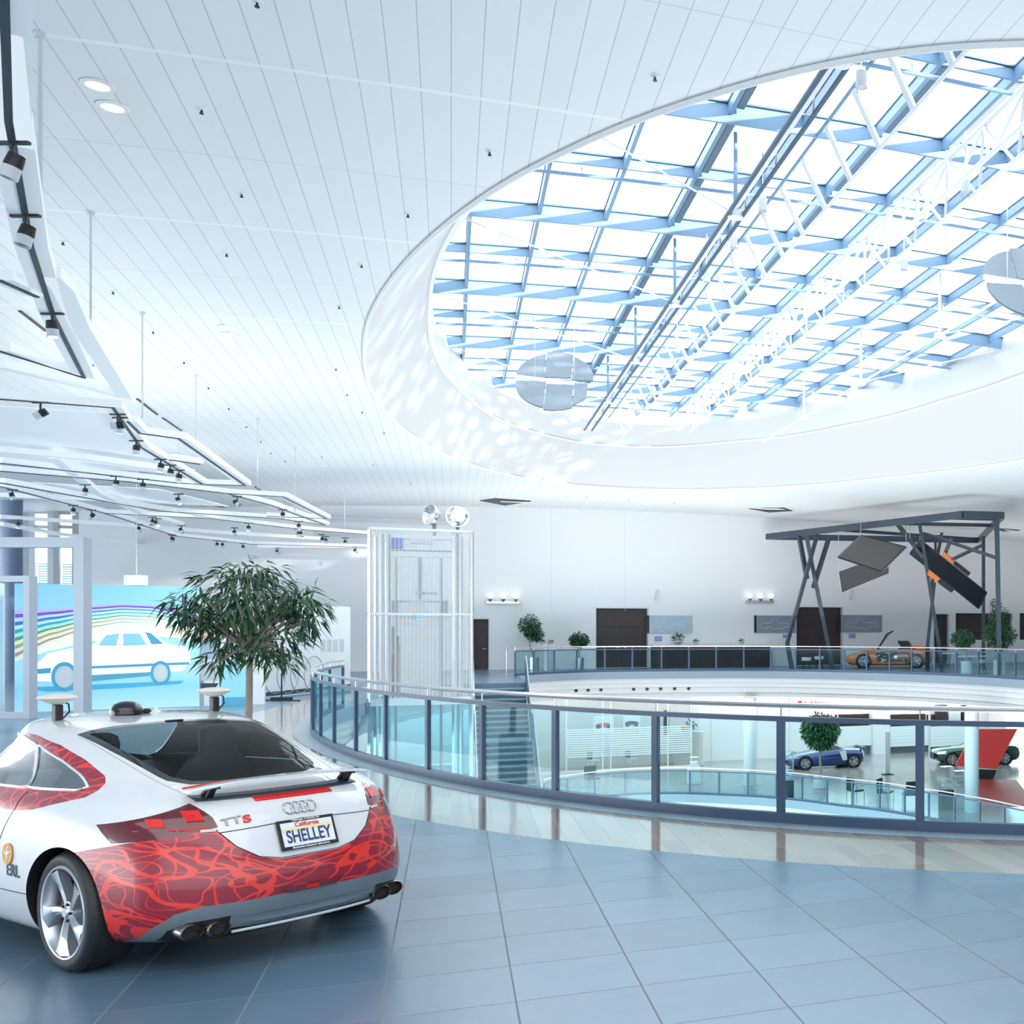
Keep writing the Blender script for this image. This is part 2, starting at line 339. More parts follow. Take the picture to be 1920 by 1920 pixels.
# ---------------- floor, slab, ceiling ----------------
def rect_exit(c,a,S0,S1,T0,T1):
    dx,dy=math.cos(a),math.sin(a); k=1e9
    if dx>1e-9:k=min(k,(S1-c[0])/dx)
    if dx<-1e-9:k=min(k,(S0-c[0])/dx)
    if dy>1e-9:k=min(k,(T1-c[1])/dy)
    if dy<-1e-9:k=min(k,(T0-c[1])/dy)
    return c[0]+dx*k,c[1]+dy*k
def ringmesh(cv,zf,rect,grow=0,rows=1,mids=(),mi_in=0,mi_out=0,N=240):
    b=MB(); A=[2*PI*i/N for i in range(N)]
    crn=[math.atan2(T-cv.c[1],S-cv.c[0])%(2*PI) for S in rect[:2] for T in rect[2:]]
    for c_ in crn: A[min(range(N),key=lambda i:abs(A[i]-c_))]=c_
    loops=[]
    def lv(fn): loops.append([fn(a) for a in A])
    def inner(a,g):
        aa=math.atan2(math.sin(a)/cv.r[1],math.cos(a)/cv.r[0]) ; return cv.p(aa,g)
    lv(lambda a:inner(a,grow))
    for g in mids: lv(lambda a:inner(a,g))
    lv(lambda a:ST(*rect_exit(cv.c,a,*rect)))
    # subdivide the outermost band
    last=loops[-1];prev=loops[-2]; sub=[[p.lerp(q,k/rows) for p,q in zip(prev,last)] for k in range(1,rows+1)]; loops=loops[:-1]+sub
    V=[];
    for l in loops:
        for p in l: q=p.copy(); q.z=zf(p); V.append(q)
    Fs=[];mi=[]
    for k in range(len(loops)-1):
        for i in range(N): Fs.append((k*N+i,k*N+(i+1)%N,(k+1)*N+(i+1)%N,(k+1)*N+i)); mi.append(mi_in if k<len(mids) else mi_out)
    b.add(V,Fs); b.m=mi; return b
RECT=(-24,34,-3,WT)
fl=ringmesh(void,lambda p:0,RECT,-.02,1,(1.68,),1,0)
struct(fl.build('floor',['tile','parquet'],uvst=True))
struct(ringmesh(low,lambda p:ZL,(-24,34,4,62),-.02,1).build('floor',['lowfloor'],uvst=True))
struct(ringmesh(rim,lambda p:zceil(p.dot(D2)),(-24,34,-3,WT+.3),0,26).build('ceiling','ceil',uvst=True,smooth=True))
def bandmesh(cv,levels,N=300,uvst=False):   # levels: (grow, z or function)
    b=MB();V=[]
    for g,z in levels:
        for i in range(N):
            p=cv.p(2*PI*i/N,g); p.z=z(p) if callable(z) else z; V.append(p)
    n=len(levels); b.add(V,[(k*N+i,k*N+(i+1)%N,(k+1)*N+(i+1)%N,(k+1)*N+i) for k in range(n-1) for i in range(N)]); return b
struct(bandmesh(void,[(.35,0.002),(-.02,0.002),(-.02,-.33),(.12,-.33)]).build('trim_1','slab',smooth=True))
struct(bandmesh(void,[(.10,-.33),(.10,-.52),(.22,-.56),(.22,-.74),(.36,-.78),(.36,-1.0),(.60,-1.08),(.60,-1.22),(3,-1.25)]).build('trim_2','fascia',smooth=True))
struct(bandmesh(low,[(.35,ZL+.002),(-.02,ZL+.002),(-.02,ZL-.36),(.12,ZL-.36)]).build('trim_3','slab',smooth=True))
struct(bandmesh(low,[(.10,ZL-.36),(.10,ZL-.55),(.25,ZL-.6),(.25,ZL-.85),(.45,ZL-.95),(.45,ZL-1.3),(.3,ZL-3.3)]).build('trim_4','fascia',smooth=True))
# the skylight's shaft
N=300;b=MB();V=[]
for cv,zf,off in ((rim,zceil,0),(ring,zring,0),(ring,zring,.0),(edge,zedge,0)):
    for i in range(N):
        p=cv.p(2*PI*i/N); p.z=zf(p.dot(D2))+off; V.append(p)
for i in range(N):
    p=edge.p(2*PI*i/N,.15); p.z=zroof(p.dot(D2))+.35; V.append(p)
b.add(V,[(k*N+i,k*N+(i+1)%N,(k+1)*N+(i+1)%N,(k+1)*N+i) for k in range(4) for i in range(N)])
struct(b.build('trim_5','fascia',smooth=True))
b=MB()
for cv,zf in((rim,lambda s:zceil(s)-.03),(ring,lambda s:zring(s)-.03)):
    P=[]
    for i in range(N): p=cv.p(2*PI*i/N); p.z=zf(p.dot(D2)); P.append(p)
    b.path(P,.035,6,closed=True)
struct(b.build('trim_6','white',smooth=True))
# lower hall shell: back wall, far wall upstairs
WP=Plane(ST(-24,WT),ST(34,WT)); LP=Plane(ST(-24,59.7),ST(34,59.7))
# upper wall with door openings
def wall_with_holes(name,pl,z0,z1,holes,m,L=None,th=.3):
    xs=sorted({0,L or pl.L,*[h[0] for h in holes],*[h[1] for h in holes]}); zs=sorted({z0,z1,*[h[2] for h in holes],*[h[3] for h in holes]}); b=MB()
    for a,c in zip(xs,xs[1:]):
        for d,e in zip(zs,zs[1:]):
            if any(h[0]-1e-6<=a and c<=h[1]+1e-6 and h[2]-1e-6<=d and e<=h[3]+1e-6 for h in holes): continue
            b.prism([pl.pt(a,d),pl.pt(c,d),pl.pt(c,e),pl.pt(a,e)],-pl.n*th)
    return struct(b.build(name,m))
def rectpx(pl,u0,v0,u1,v1):
    a0,z1=pl.hit(u0,(v0)); a1,_=pl.hit(u1,v0); _,z0=pl.hit((u0+u1)/2,v1); _,z1=pl.hit((u0+u1)/2,v0); return a0,a1,z0,z1
H1=rectpx(WP,1116,1139,1216,1260); H2=rectpx(WP,1492,1137,1581,1260); H0=rectpx(WP,886,1159,918,1260); H3=rectpx(WP,1750,1150,1780,1260); H4=rectpx(WP,1792,1150,1899,1165); H5=rectpx(WP,1912,1150,1990,1165)
holes=[(h[0],h[1],0,h[3]) for h in (H0,H1,H2,H3)]+[(H4[0],H4[1],1.35,H4[3]),(H5[0],H5[1],1.35,H5[3])]
WZ0,WZ1=2.7,6.9; holes.append((WP.hit(-132,1100)[0],WP.hit(146,1100)[0],WZ0,WZ1)); M['blindg']=mat('blind_green',(.35,.52,.50),.5)
wb=wall_with_holes('wall_back',WP,-1.2,8.2,holes,'wall',th=.35)
struct(MB().prism([ST(34,-3,-6),ST(34,WT,-6),ST(34,WT,8.3),ST(34,-3,8.3)],D2*.3).build('wall_right','wall'))
struct(MB().prism([ST(-24,-3,-6),ST(34,-3,-6),ST(34,-3,8.3),ST(-24,-3,8.3)],-D1*.3).build('wall_front','wall'))
# thin panel joints on the wall
b=MB()
for u in (1034,1172,): a,_=WP.hit(u,1000); b.prism([WP.pt(a-.01,2.9,.004),WP.pt(a+.01,2.9,.004),WP.pt(a+.01,7.9,.004),WP.pt(a-.01,7.9,.004)],WP.n*.004)
struct(b.build('trim_7','lgrey'))
# lower back wall
struct(MB().prism([LP.pt(0,ZL),LP.pt(LP.L,ZL),LP.pt(LP.L,-1.25),LP.pt(0,-1.25)],-LP.n*.3).build('wall_back_lower','wall'))
# left side walls (upper): window facade and plain wall
def doorleaf(h,double,label,k,inset=.22,handle=True):
    root=thing('door_%d'%k,None,None,WP.pt((h[0]+h[1])/2,0,-inset),TH); root['kind']='structure'
    a0,a1,zt=h[0],h[1],h[3]; mid=(a0+a1)/2; fw=.05
    b=MB(); 
    for a in (a0,a1-fw): b.prism([WP.pt(a,0,-.33),WP.pt(a+fw,0,-.33),WP.pt(a+fw,zt,-.33),WP.pt(a,zt,-.33)],WP.n*.34)
    b.prism([WP.pt(a0,zt-fw,-.33),WP.pt(a1,zt-fw,-.33),WP.pt(a1,zt,-.33),WP.pt(a0,zt,-.33)],WP.n*.34)
    b.build('door_frame','lgrey',root)
    th=zt*.68 if double else zt
    MB().prism([WP.pt(a0,0,-inset-.09),WP.pt(a1,0,-inset-.09),WP.pt(a1,zt,-inset-.09),WP.pt(a0,zt,-inset-.09)],-WP.n*.02).build('dark_backing','black',root)  # sheet added behind the leaves to keep sky out of the door gaps
    segs=[(a0+fw,mid-.006),(mid+.006,a1-fw)] if double else [(a0+fw,a1-fw)]
    for i,(p,q) in enumerate(segs):
        d=MB().prism([WP.pt(p,0.01,-inset),WP.pt(q,0.01,-inset),WP.pt(q,th-.01-(0 if double else fw),-inset),WP.pt(p,th-.01-(0 if double else fw),-inset)],-WP.n*.05).build('door_leaf','brown',root)
        hx=q-.12 if i==0 else p+.12
        MB().tube(WP.pt(hx,1.02,-inset+.005),WP.pt(hx,1.02,-inset+.07),.012).tube(WP.pt(hx,1.02,-inset+.065),WP.pt(hx+(-.14 if i==0 else .14),1.02,-inset+.065),.012).build('door_handle','steel',root)
    if double: MB().prism([WP.pt(a0+fw,th+.01,-inset),WP.pt(a1-fw,th+.01,-inset),WP.pt(a1-fw,zt-fw,-inset),WP.pt(a0+fw,zt-fw,-inset)],-WP.n*.05).build('transom_panel','brown',root)
doorleaf(H0,False,'',1); doorleaf((H1[0],H1[1],0,H1[3]),True,'',2,.3); doorleaf(H2,True,'',3,.3); doorleaf(H3,False,'',4)
for k,h in ((8,H4),(9,H5)):
    b=MB().prism([WP.pt(h[0],.9,-.3),WP.pt(h[1],.9,-.3),WP.pt(h[1],h[3],-.3),WP.pt(h[0],h[3],-.3)],-WP.n*.04); struct(b.build('trim_%d'%k,'brown'))
# ---------------- glass roof ----------------
def beam_runs(horizontal,c):
    lo=hi=None; L=[]
    x=0
    while x<60:
        S,T=(x-6,c) if horizontal else (c,x)
        if edge.inside(S,T,1.0): 
            lo=(S if horizontal else T) if lo is None else lo; hi=S if horizontal else T
        x+=.1
    return lo,hi
TW,TL,S_0,T_0=1.26,2.64,1.59,22.5
sk=thing('skylight_roof','vaulted glass roof on a grid of pale blue beams over the oval opening','glass roof',ST(8,28.5,10))
pane=MB()
svals=[S_0+TW*k for k in range(-4,16)]; tvals=[T_0+TL*k for k in range(-6,12)]
nb=0
for s_ in svals:
    lo,hi=beam_runs(False,s_)
    if lo is None: continue
    zr=zroof(s_); b=MB(); b.bar(ST(s_,lo-.3,zr-.11),ST(s_,hi+.3,zr-.11),.07,.20); b.build('roof_rib','roofdark' if False else 'roofbeam',sk)
    MB().bar(ST(s_,lo-.3,zr-.02),ST(s_,hi+.3,zr-.02),.10,.03).build('glazing_bar','roofdark',sk)
for k,t_ in enumerate(tvals):
    lo,hi=beam_runs(True,t_)
    if lo is None: continue
    deep=(k%2==0); n=18; b=MB(); h_=.31 if deep else .17
    P=[ST(lo-.3+(hi-lo+.6)*i/n,t_,zroof(lo-.3+(hi-lo+.6)*i/n)-.04-h_) for i in range(n+1)]
    for p,q in zip(P,P[1:]): b.bar(p+Z*h_/2,q+Z*h_/2,.05,h_)
    b.build('roof_beam','roofbeam',sk)
    b=MB()
    for p,q in zip(P,P[1:]): b.bar(p+Z*(h_+.02),q+Z*(h_+.02),.13,.03)
    b.build('glazing_bar','roofdark',sk)
    if not deep:
        b=MB(); b.path([p+Z*-.14+D1*.12 for p in P],.035,8); b.build('roof_pipe','roofbeam',sk)
        for i in range(2,n,4): MB().bar(P[i]+D1*.12,P[i]+D1*.12-Z*.14,.03,.03).build('pipe_hanger','white',sk)
# glass sheet, pane by pane inside one vaulted part per bay
for s0_,s1_ in zip(svals,svals[1:]):
    lo,hi=beam_runs(False,(s0_+s1_)/2)
    if lo is None: continue
    za,zb=zroof(s0_)+.01,zroof(s1_)+.01
    MB().add([ST(s0_,lo-.6,za),ST(s1_,lo-.6,zb),ST(s1_,hi+.6,zb),ST(s0_,hi+.6,za)],[(0,1,2,3)]).build('roof_glass','roofpane',sk)
# trusses hung below
def chordrun(s_): lo,hi=beam_runs(False,s_); return lo,hi
for s_,zc_,dark in ((4.3,8.75,True),(10.4,8.75,False)):
    lo,hi=chordrun(s_); hi=min(hi,38.3); tr=thing('cable_truss','%s trussed chord hung below the glass roof'%('dark blue double-tube' if dark else 'slender white single-tube, right-hand'),'truss',ST(s_,(lo+hi)/2,zc_))
    if dark:
        for dx,dz in ((-.12,0),(.12,0),(0,.22)): MB().tube(ST(s_+dx,lo-.2,zc_+dz),ST(s_+dx,hi+.2,zc_+dz),.035,8).build('chord','roofdark',tr)
        MB().bar(ST(s_,lo-.2,zc_+.1),ST(s_,hi+.2,zc_+.1),.05,.06).build('chord','white',tr)
        b=MB(); t_=lo; i=0
        while t_<hi-.5: b.tube(ST(s_+(-.12 if i%2 else .12),t_,zc_),ST(s_,t_+.45,zc_+.22),.014,6); b.tube(ST(s_,t_+.45,zc_+.22),ST(s_+(.12 if i%2 else -.12),t_+.9,zc_),.014,6); t_+=.9; i+=1
        b.build('lacing','white',tr)
    else: MB().tube(ST(s_,lo-.2,zc_),ST(s_,hi+.2,zc_),.03,8).build('chord','white',tr)
    for k in range(-2,7):
        t_=T_0-4.9+TL*2*k
        if not(lo<t_<hi): continue
        MB().tube(ST(s_,t_,zc_),ST(s_,t_,zroof(s_)-.3),.035,8).build('hanger_rod','roofbeam' if dark else 'white',tr)
        MB().lathe([(0,-.07),(.13,-.05),(.13,.05),(0,.07)],ST(s_,t_,zc_),14).build('node_plate','white',tr)
        sl,sh=beam_runs(True,t_)
        se=sl-.1 if dark else sh+.1
        if abs(se-s_)>.8:
            ze=zedge(se)+.15 if dark else zedge(se)+.2
            MB().tube(ST(s_,t_,zc_+.02),ST(se,t_,ze),.016,6).build('tie_cable','white',tr)
            MB().box(ST(se,t_,ze),(.5,.05,.12),TH).build('cable_bracket','white',tr)
# white ladder truss
s_=7.6; lo,hi=chordrun(s_); hi=min(hi,38.5); tr=thing('ladder_truss','white ladder truss running along the crown of the glass roof','truss',ST(s_,(lo+hi)/2,8.9))
for dx,zz in ((-.22,9.0),(.22,9.0),(0,9.75)): MB().tube(ST(s_+dx,lo-.2,zz),ST(s_+dx,hi+.2,zz),.04,8).build('chord','white',tr)
t_=lo; 
while t_<hi-1.2:
    for sg in (-1,1):
        MB().bar(ST(s_+sg*.22,t_,9.0),ST(s_,t_+.6,9.75),.045,.045).build('lattice_bar','white',tr); MB().bar(ST(s_,t_+.6,9.75),ST(s_+sg*.22,t_+1.2,9.0),.045,.045).build('lattice_bar','white',tr)
    t_+=1.32
# white slats hanging between two ribs beside the dark chord
s_=5.6; lo,hi=chordrun(s_); tr=thing('slat_row','row of slanted white slats hanging beside the dark truss under the glass','slats',ST(s_,(lo+hi)/2,9.5))
t_=lo+.4
while t_<hi-.3:
    MB().bar(ST(s_,t_,zroof(s_)-.35),ST(s_+.42,t_,zroof(s_)-1.15),.05,.13,up=D1).build('slat','white',tr); t_+=1.32
MB().tube(ST(s_-.02,lo,zroof(s_)-.33),ST(s_-.02,hi,zroof(s_)-.33),.03,8).build('rail','roofbeam',tr)
MB().tube(ST(s_+.42,lo,zroof(s_)-1.17),ST(s_+.42,hi,zroof(s_)-1.17),.03,8).build('rail','white',tr)
# rolled sun blinds at the open bays: dark boxes along some ribs
for j,sx in enumerate((4.11,6.63,7.89,10.41)):
    lo,hi=chordrun(sx)
    if lo is None: continue
    root=thing('roof_blind','%s gathered sun blind folded along a rib of the glass roof'%('first','second','third','fourth')[j],'sun blind',ST(sx,(lo+hi)/2,zroof(sx)-.2),group='sun blinds under the glass roof'); root['label']='gathered dark sun blinds folded along the ribs of the glass roof'
    t_=T_0+TL*math.ceil((lo-T_0)/TL)
    while t_+TL<hi+.1:
        MB().bar(ST(sx+.14,t_+.15,zroof(sx)-.10),ST(sx+.14,t_+TL-.15,zroof(sx)-.10),.12,.10).build('folded_cloth','roofdark' if sx<7.5 else 'lgrey',root); t_+=TL
# acoustic discs
def disc(u,v,zz,rw,label):
    c=at(u,v,zz); root=thing('acoustic_sail',label,'acoustic panel',c,TH*.5)
    k_=c.y/F        # metres per pixel at its distance
    def half(up,x0,x1,oz,rx,rz): 
        P=[]
        for i in range(17):
            x=x0+(x1-x0)*i/16; P.append(Vector((x,0,oz+up*rz*math.sqrt(max(0,1-(x/rx)**2)))))
        P+= [Vector((x1,0,oz)),Vector((x0,0,oz))]
        P=[Vector((p.x,p.z*.75,p.z)) for p in P]; return MB().prism(P,(0,-.02,.03))
    for x0,x1,dz in ((-rw,-.3*rw,.0),(-.28*rw,.42*rw,.05),(.44*rw,rw,.0)): half(1,x0,x1,.06+dz,rw*1.02,rw*.85).build('sail_sheet','acoustic',root,world=False)
    for x0,x1,dz in ((-rw*.98,-.22*rw,.0),(-.2*rw,.5*rw,-.06),(.52*rw,rw*.86,.0)): half(-1,x0,x1,-.05+dz,rw*1.0,rw*.82).build('sail_sheet','acoustic',root,world=False)
    MB().bar((-rw*1.02,0,.10),(rw*1.02,0,-.06),.06,.09).build('cross_bar','white',root,world=False)
    for x in (-.5,.5): MB().tube((x,0,.05),(x,0,1.7),.008,6).build('suspension_wire','steel',root,world=False)
disc(1040,716,8.5,.98,'grey perforated oval sail hanging at the left end of the glass roof')
disc(1935,535,8.6,.95,'perforated oval sail under the glass, cut by the right edge of the picture')
# small roof lamps
rl=[(1615,150),(1430,385),(1375,455),(1325,520),(1225,735),(1695,497),(1270,655),(1810,350)]
first=None
for u,v in rl:
    p=at(u,v,9.1)
    if first is None:
        first=thing('roof_lamp','small cylindrical glass-ended lamps fixed below the glass roof','lamp',p,0,'cylindrical lamps under the glass roof')
        MB().lathe([(0,0),(.07,.0),(.075,.06)],(0,0,-.16),14).build('lamp_glass','wpane',first,world=False)
        MB().lathe([(.075,0),(.075,.20),(.05,.26),(0,.26)],(0,0,-.10),14).build('lamp_body','lgrey',first,world=False)
        MB().tube((0,0,.15),(0,0,.9),.012,6).build('lamp_stem','steel',first,world=False)
    else: dup(first,p)
# ---------------- glass balustrades ----------------
def balustrade(cv,angs,z0,label,grow=.05,curved=4):
    mid=cv.p(angs[len(angs)//2],grow); mid.z=z0
    root=thing('glass_balustrade',label,'balustrade',mid)
    fine=[]
    for a,b_ in zip(angs,angs[1:]): fine+=[a+(b_-a)*k/curved for k in range(curved)]
    fine.append(angs[-1]); P=lambda a,z,g=grow: cv.p(a,g,z0+z)
    MB().path([P(a,1.16) for a in fine],.026,8).build('handrail','steel',root,smooth=True)
    MB().strip([P(a,1.0) for a in fine],.055,.05).build('top_rail','bluegrey',root)
    MB().strip([P(a,0) for a in fine],.07,.10).build('bottom_rail','bluegrey',root)
    for i,a in enumerate(angs):
        p=P(a,0); d=(P(a+.002,0)-P(a-.002,0)).normalized(); n=Vector((d.y,-d.x,0))
        ang=math.atan2(d.y,d.x)
        MB().box(p+Z*.50,(.075,.05,1.0),ang).build('post','bluegrey',root)
        MB().tube(p+Z*1.03,p+Z*1.14,.008,6).build('handrail_bracket','steel',root)
    for a,b_ in zip(angs,angs[1:]):
        e=.04*(b_-a)/1.5
        MB().bar(P(a+e,.55),P(b_-e,.55),.012,.92).build('glass_pane','pane',root)
    return root
aref=void.ang(at(1234,1521,0))
A1=void.walk(aref,1.56*PI,1.49,.05)[1:]; A1.reverse()
aend=void.ang(at(684,1236,1.16))
A2=void.walk(aref,aend,1.49,.05)
near=balustrade(void,A1+A2,0,'curved glass balustrade with blue-grey posts sweeping across the foreground beside the wooden walkway')
a_f=void.ang(at(990,1269,0))
far=balustrade(void,void.walk(a_f,-.25,1.27,.05),0,'far curved glass balustrade of the upper floor in front of the orange car',curved=3)
lowb=balustrade(low,low.walk(low.ang(at(1018,1460,-4.17)),-.2,1.4,.05),ZL,'curved glass balustrade around the opening of the lower floor',curved=3)
# ---------------- stairs ----------------
tp=at(937,1281,0); SS,ST_=tp.dot(D2),tp.dot(D1); hw=.86
struct(MB().prism([ST(-1.4,ST_,-.30),ST(SS+hw+.1,ST_,-.30),ST(SS+hw+.1,50,-.30),ST(-1.4,50,-.30)],(0,0,.305)).build('floor','tile',uvst=True))
root=thing('staircase','blue-grey straight staircase going down beside the glass lift','stairs',ST(SS,ST_-5,ZL),TH)
n=0;t_=ST_;z_=0.0; steps=[];edge_=[(t_,0)]
for i in range(31):
    if i==10: edge_.append((t_,z_)); t_-=.9; edge_.append((t_,z_))
    z_-=5.35/31; steps.append((t_,z_)); t_-=.29
edge_.append((t_,z_))
b=MB(); b2=MB()
for i,(t,z) in enumerate(steps):
    dpt=.29 if i!=9 else 1.19
    b.prism([ST(SS-hw,t,z-.05),ST(SS+hw,t,z-.05),ST(SS+hw,t-dpt-.02,z-.05),ST(SS-hw,t-dpt-.02,z-.05)],(0,0,.05))
    b2.prism([ST(SS-hw,t,z),ST(SS+hw,t,z),ST(SS+hw,t,z+.1725),ST(SS-hw,t,z+.1725)],D1*.02)
M['stair']=mat('stair_stone',(.22,.34,.40),.35,noise=.1)
b.build('treads','stair',root); b2.build('risers',mat('stair_riser',(.06,.11,.15),.4),root)
for sg in (-1,1):
    s_=SS+sg*(hw+.03); b=MB()
    for (t0,z0),(t1,z1) in zip(edge_,edge_[1:]): b.prism([ST(s_,t0,z0-.28),ST(s_,t1,z1-.28),ST(s_,t1,z1+.10),ST(s_,t0,z0+.10)],D2*.05*sg)
    b.build('stringer','steel' if sg<0 else 'bluegrey',root)
    pts=[ST(s_,edge_[0][0]+.35,.95)]+[ST(s_,t,z+.98) for t,z in edge_]
    MB().path(pts,.025,8).build('handrail','steel',root)
    MB().path([p-Z*.14 for p in pts],.015,6).build('lower_handrail','steel',root)
    for (t0,z0),(t1,z1) in zip(edge_,edge_[1:]):
        m_=max(1,int(abs(t1-t0)/1.4))
        for k in range(m_):
            ta,za=t0+(t1-t0)*k/m_,z0+(z1-z0)*k/m_; tb,zb=t0+(t1-t0)*(k+1)/m_,z0+(z1-z0)*(k+1)/m_
            MB().bar(ST(s_,ta,za),ST(s_,ta,za+.84),.05,.04).build('post','bluegrey',root)
            MB().prism([ST(s_,ta-.05,za+.12),ST(s_,tb+.05,zb+.12),ST(s_,tb+.05,zb+.80),ST(s_,ta-.05,za+.80)],D2*.012).build('glass_panel','pane',root)
root=thing('curled_handrail','steel handrail curling down to the floor behind the staircase head','handrail',at(953,1258,0))
p0=far_p=void.p(a_f,.05,1.16); p1=at(957,1258,0)
MB().path([p0,p0.lerp(p1+Z*1.16,.5),p1+Z*1.16+(p0-p1).normalized()*.0+Vector((0,0,0)),p1+Vector((-.15,0,1.05)),p1+Vector((-.17,0,.9)),p1+Vector((-.17,0,0))],.03,8).build('rail_tube','steel',root,smooth=True)
# ---------------- glass lift ----------------
e0=Vector((-14.57,28.5,0)); EP=Plane(e0,e0+D2*2.55); ew=2.55; ed=2.5
lift=thing('glass_lift','free-standing lift shaft of perforated metal with steel columns beside the stairs','lift',EP.pt(ew/2,ZL,-ed/2),TH)
_,ztop=EP.hit(780,995); _,zmid=EP.hit(780,1153)
for a in (.03,ew-.03):
    for o_ in (-.03,-ed): MB().bar(EP.pt(a,ZL,o_),EP.pt(a,ztop,o_),.07,.07).build('corner_post','steel',lift)
for a in (.30,.44,ew-.44,ew-.30):
    MB().tube(EP.pt(a,ZL,-.32),EP.pt(a,ztop-.1,-.32),.085 if .4<a<2.2 else .06,14).build('column','steel',lift,smooth=True)
for z_,h_ in ((ztop,.06),(zmid,.05),(-.1,.2),(-2.6,.1)):
    b=MB()
    for o_ in (0,-ed): b.prism([EP.pt(-.04,z_,o_),EP.pt(ew+.04,z_,o_),EP.pt(ew+.04,z_,o_-.06),EP.pt(-.04,z_,o_-.06)],(0,0,h_))
    for a in (-.04,ew-.02): b.prism([EP.pt(a,z_,0),EP.pt(a+.06,z_,0),EP.pt(a+.06,z_,-ed),EP.pt(a,z_,-ed)],(0,0,h_))
    b.build('ring_beam','white' if z_>2 else 'steel',lift)
for z0,z1 in ((zmid+.05,ztop),(.1,zmid),(-2.5,-.1),(ZL,-2.6)):
    for nm,P4,m_ in (('front_panel',[(0,.005),(ew,.005)],'mesh' if z0>0 else 'pane'),('back_panel',[(0,-ed+.02),(ew,-ed+.02)],'mesh' if z0>0 else 'pane')):
        (a0,o0),(a1,o1)=P4; MB().prism([EP.pt(a0,z0,o0),EP.pt(a1,z0,o1),EP.pt(a1,z1,o1),EP.pt(a0,z1,o0)],EP.n*.004).build(nm,m_,lift)
    for a in (.0,ew): MB().prism([EP.pt(a,z0,-.05),EP.pt(a,z0,-ed+.05),EP.pt(a,z1,-ed+.05),EP.pt(a,z1,-.05)],D2*.006).build('side_panel','mesh' if z0>0 else 'pane',lift)
b=MB(); n=26
for i in range(n+1): a=.08+(ew-.16)*i/n; b.prism([EP.pt(a,0.1,.012),EP.pt(a+.012,0.1,.012),EP.pt(a+.012,ztop,.012),EP.pt(a,ztop,.012)],EP.n*.012)
b.build('vertical_slats','lgrey',lift)
def prect(pl,u0,v0,u1,v1,off,dep):   # box on a plane by its outline
    a0,z1=pl.hit(u0,v0); a1,z0=pl.hit(u1,v1); return MB().prism([pl.pt(a0,z0,off),pl.pt(a1,z0,off),pl.pt(a1,z1,off),pl.pt(a0,z1,off)],-pl.n*dep)
IP=Plane(e0+D1*.8,e0+D1*.8+D2*2.55)
prect(IP,733,1008,756,1028,0,.3).build('control_box',mat('blue_box',(.12,.16,.62),.4),lift)
prect(IP,718,1006,850,1012,-.1,.3).build('machine_beam','white',lift)
prect(IP,770,1010,810,1020,0,.2).build('machine_block','lgrey',lift)
prect(IP,714,1029,856,1034,0,.4).build('machine_beam','grey',lift)
prect(IP,714,1041,856,1046,0,.4).build('machine_beam','white',lift)
for u in (742,827): prect(IP,u-2.5,1047,u+2.5,1500,0,.08).build('guide_rail','grey',lift)
prect(IP,783,1046,792,1124,0,.12).build('ram','grey',lift); prect(IP,799,1060,801,1122,0,.04).build('cable','lgrey',lift)
prect(IP,780,1110,820,1115,-.02,.06).build('bracket','grey',lift)
prect(IP,734,1126,841,1129,0,.5).build('car_crosshead','grey',lift); prect(IP,771,1127,804,1147,0,.3).build('car_crosshead','lgrey',lift)
for u in (734,827): prect(IP,u,1126,u+14,1150,0,.3).build('crosshead_end','grey',lift)
for j,u in enumerate((735,790)): prect(IP,714,1150+j*6,857,1152+j*6,0,.5).build('landing_beam','grey',lift)
prect(IP,748,1162,828,1169,0,.1).build('cabin_header','lgrey',lift)
prect(IP,750,1171,827,1330,.0,.05).build('cabin_door',mat('lift_door',(.66,.69,.70),.3,.3),lift)
prect(IP,727,1175,741,1228,-.3,.1).build('counterweight','grey',lift)
# two chrome floodlights on the lift
def flood(u,v,lab,tx):
    p=EP.px(u,v,-.7); root=thing('floodlight',lab,'floodlight',p)
    d=Vector((tx,-.8,.15)).normalized()
    MB().lathe([(.04,-.18),(.17,-.12),(.26,.0),(.30,.14),(.27,.14),(.22,.02),(.1,-.08),(0,-.1)],(0,0,0),20,ax=d).build('reflector','chrome',root,world=False,smooth=True)
    MB().ball(d*.02,.05,10).build('bulb','globe',root,world=False)
    MB().bar((0,.05,-.1),(0,.05,-.55),.06,.08).build('stem','grey',root,world=False); MB().box((0,.05,-.42),(.3,.2,.06)).build('base','lgrey',root,world=False)
flood(812,962,'left chrome floodlight standing on top of the glass lift',-.5); flood(857,966,'right chrome floodlight on top of the glass lift',.45)
# ---------------- wall things upstairs ----------------
def pipes(v,k,u0,u1):
    a0,z=WP.hit(u0,v); a1,_=WP.hit(u1,v); tag(MB().tube(WP.pt(a0,z,.35),WP.pt(a1,z,.35),.05,10).build('wall_pipe','lgrey'),'%s grey pipe running along the far wall behind the lift'%k,'pipe')
pipes(969,'topmost',590,860); pipes(976,'second',590,850); pipes(999,'third',590,700); pipes(1005,'lowest',590,690)
def sketch(pl,a0,z0,wd,ht,off,kind):
    o=[(0,.25),(.05,.5),(.25,.62),(.38,.95),(.62,.97),(.78,.66),(.97,.55),(1,.25),(.88,.2),(.84,.36),(.76,.36),(.72,.2),(.30,.2),(.26,.36),(.17,.36),(.13,.2)]
    if kind==2: o=[(0,.3),(.04,.55),(.3,.6),(.36,.85),(.5,.85),(.55,.6),(.9,.55),(1,.35),(.92,.2),(.8,.36),(.68,.2),(.34,.2),(.24,.36),(.12,.2)]
    return MB().path([pl.pt(a0+x*wd,z0+y*ht,off) for x,y in o],.018,5,closed=True)
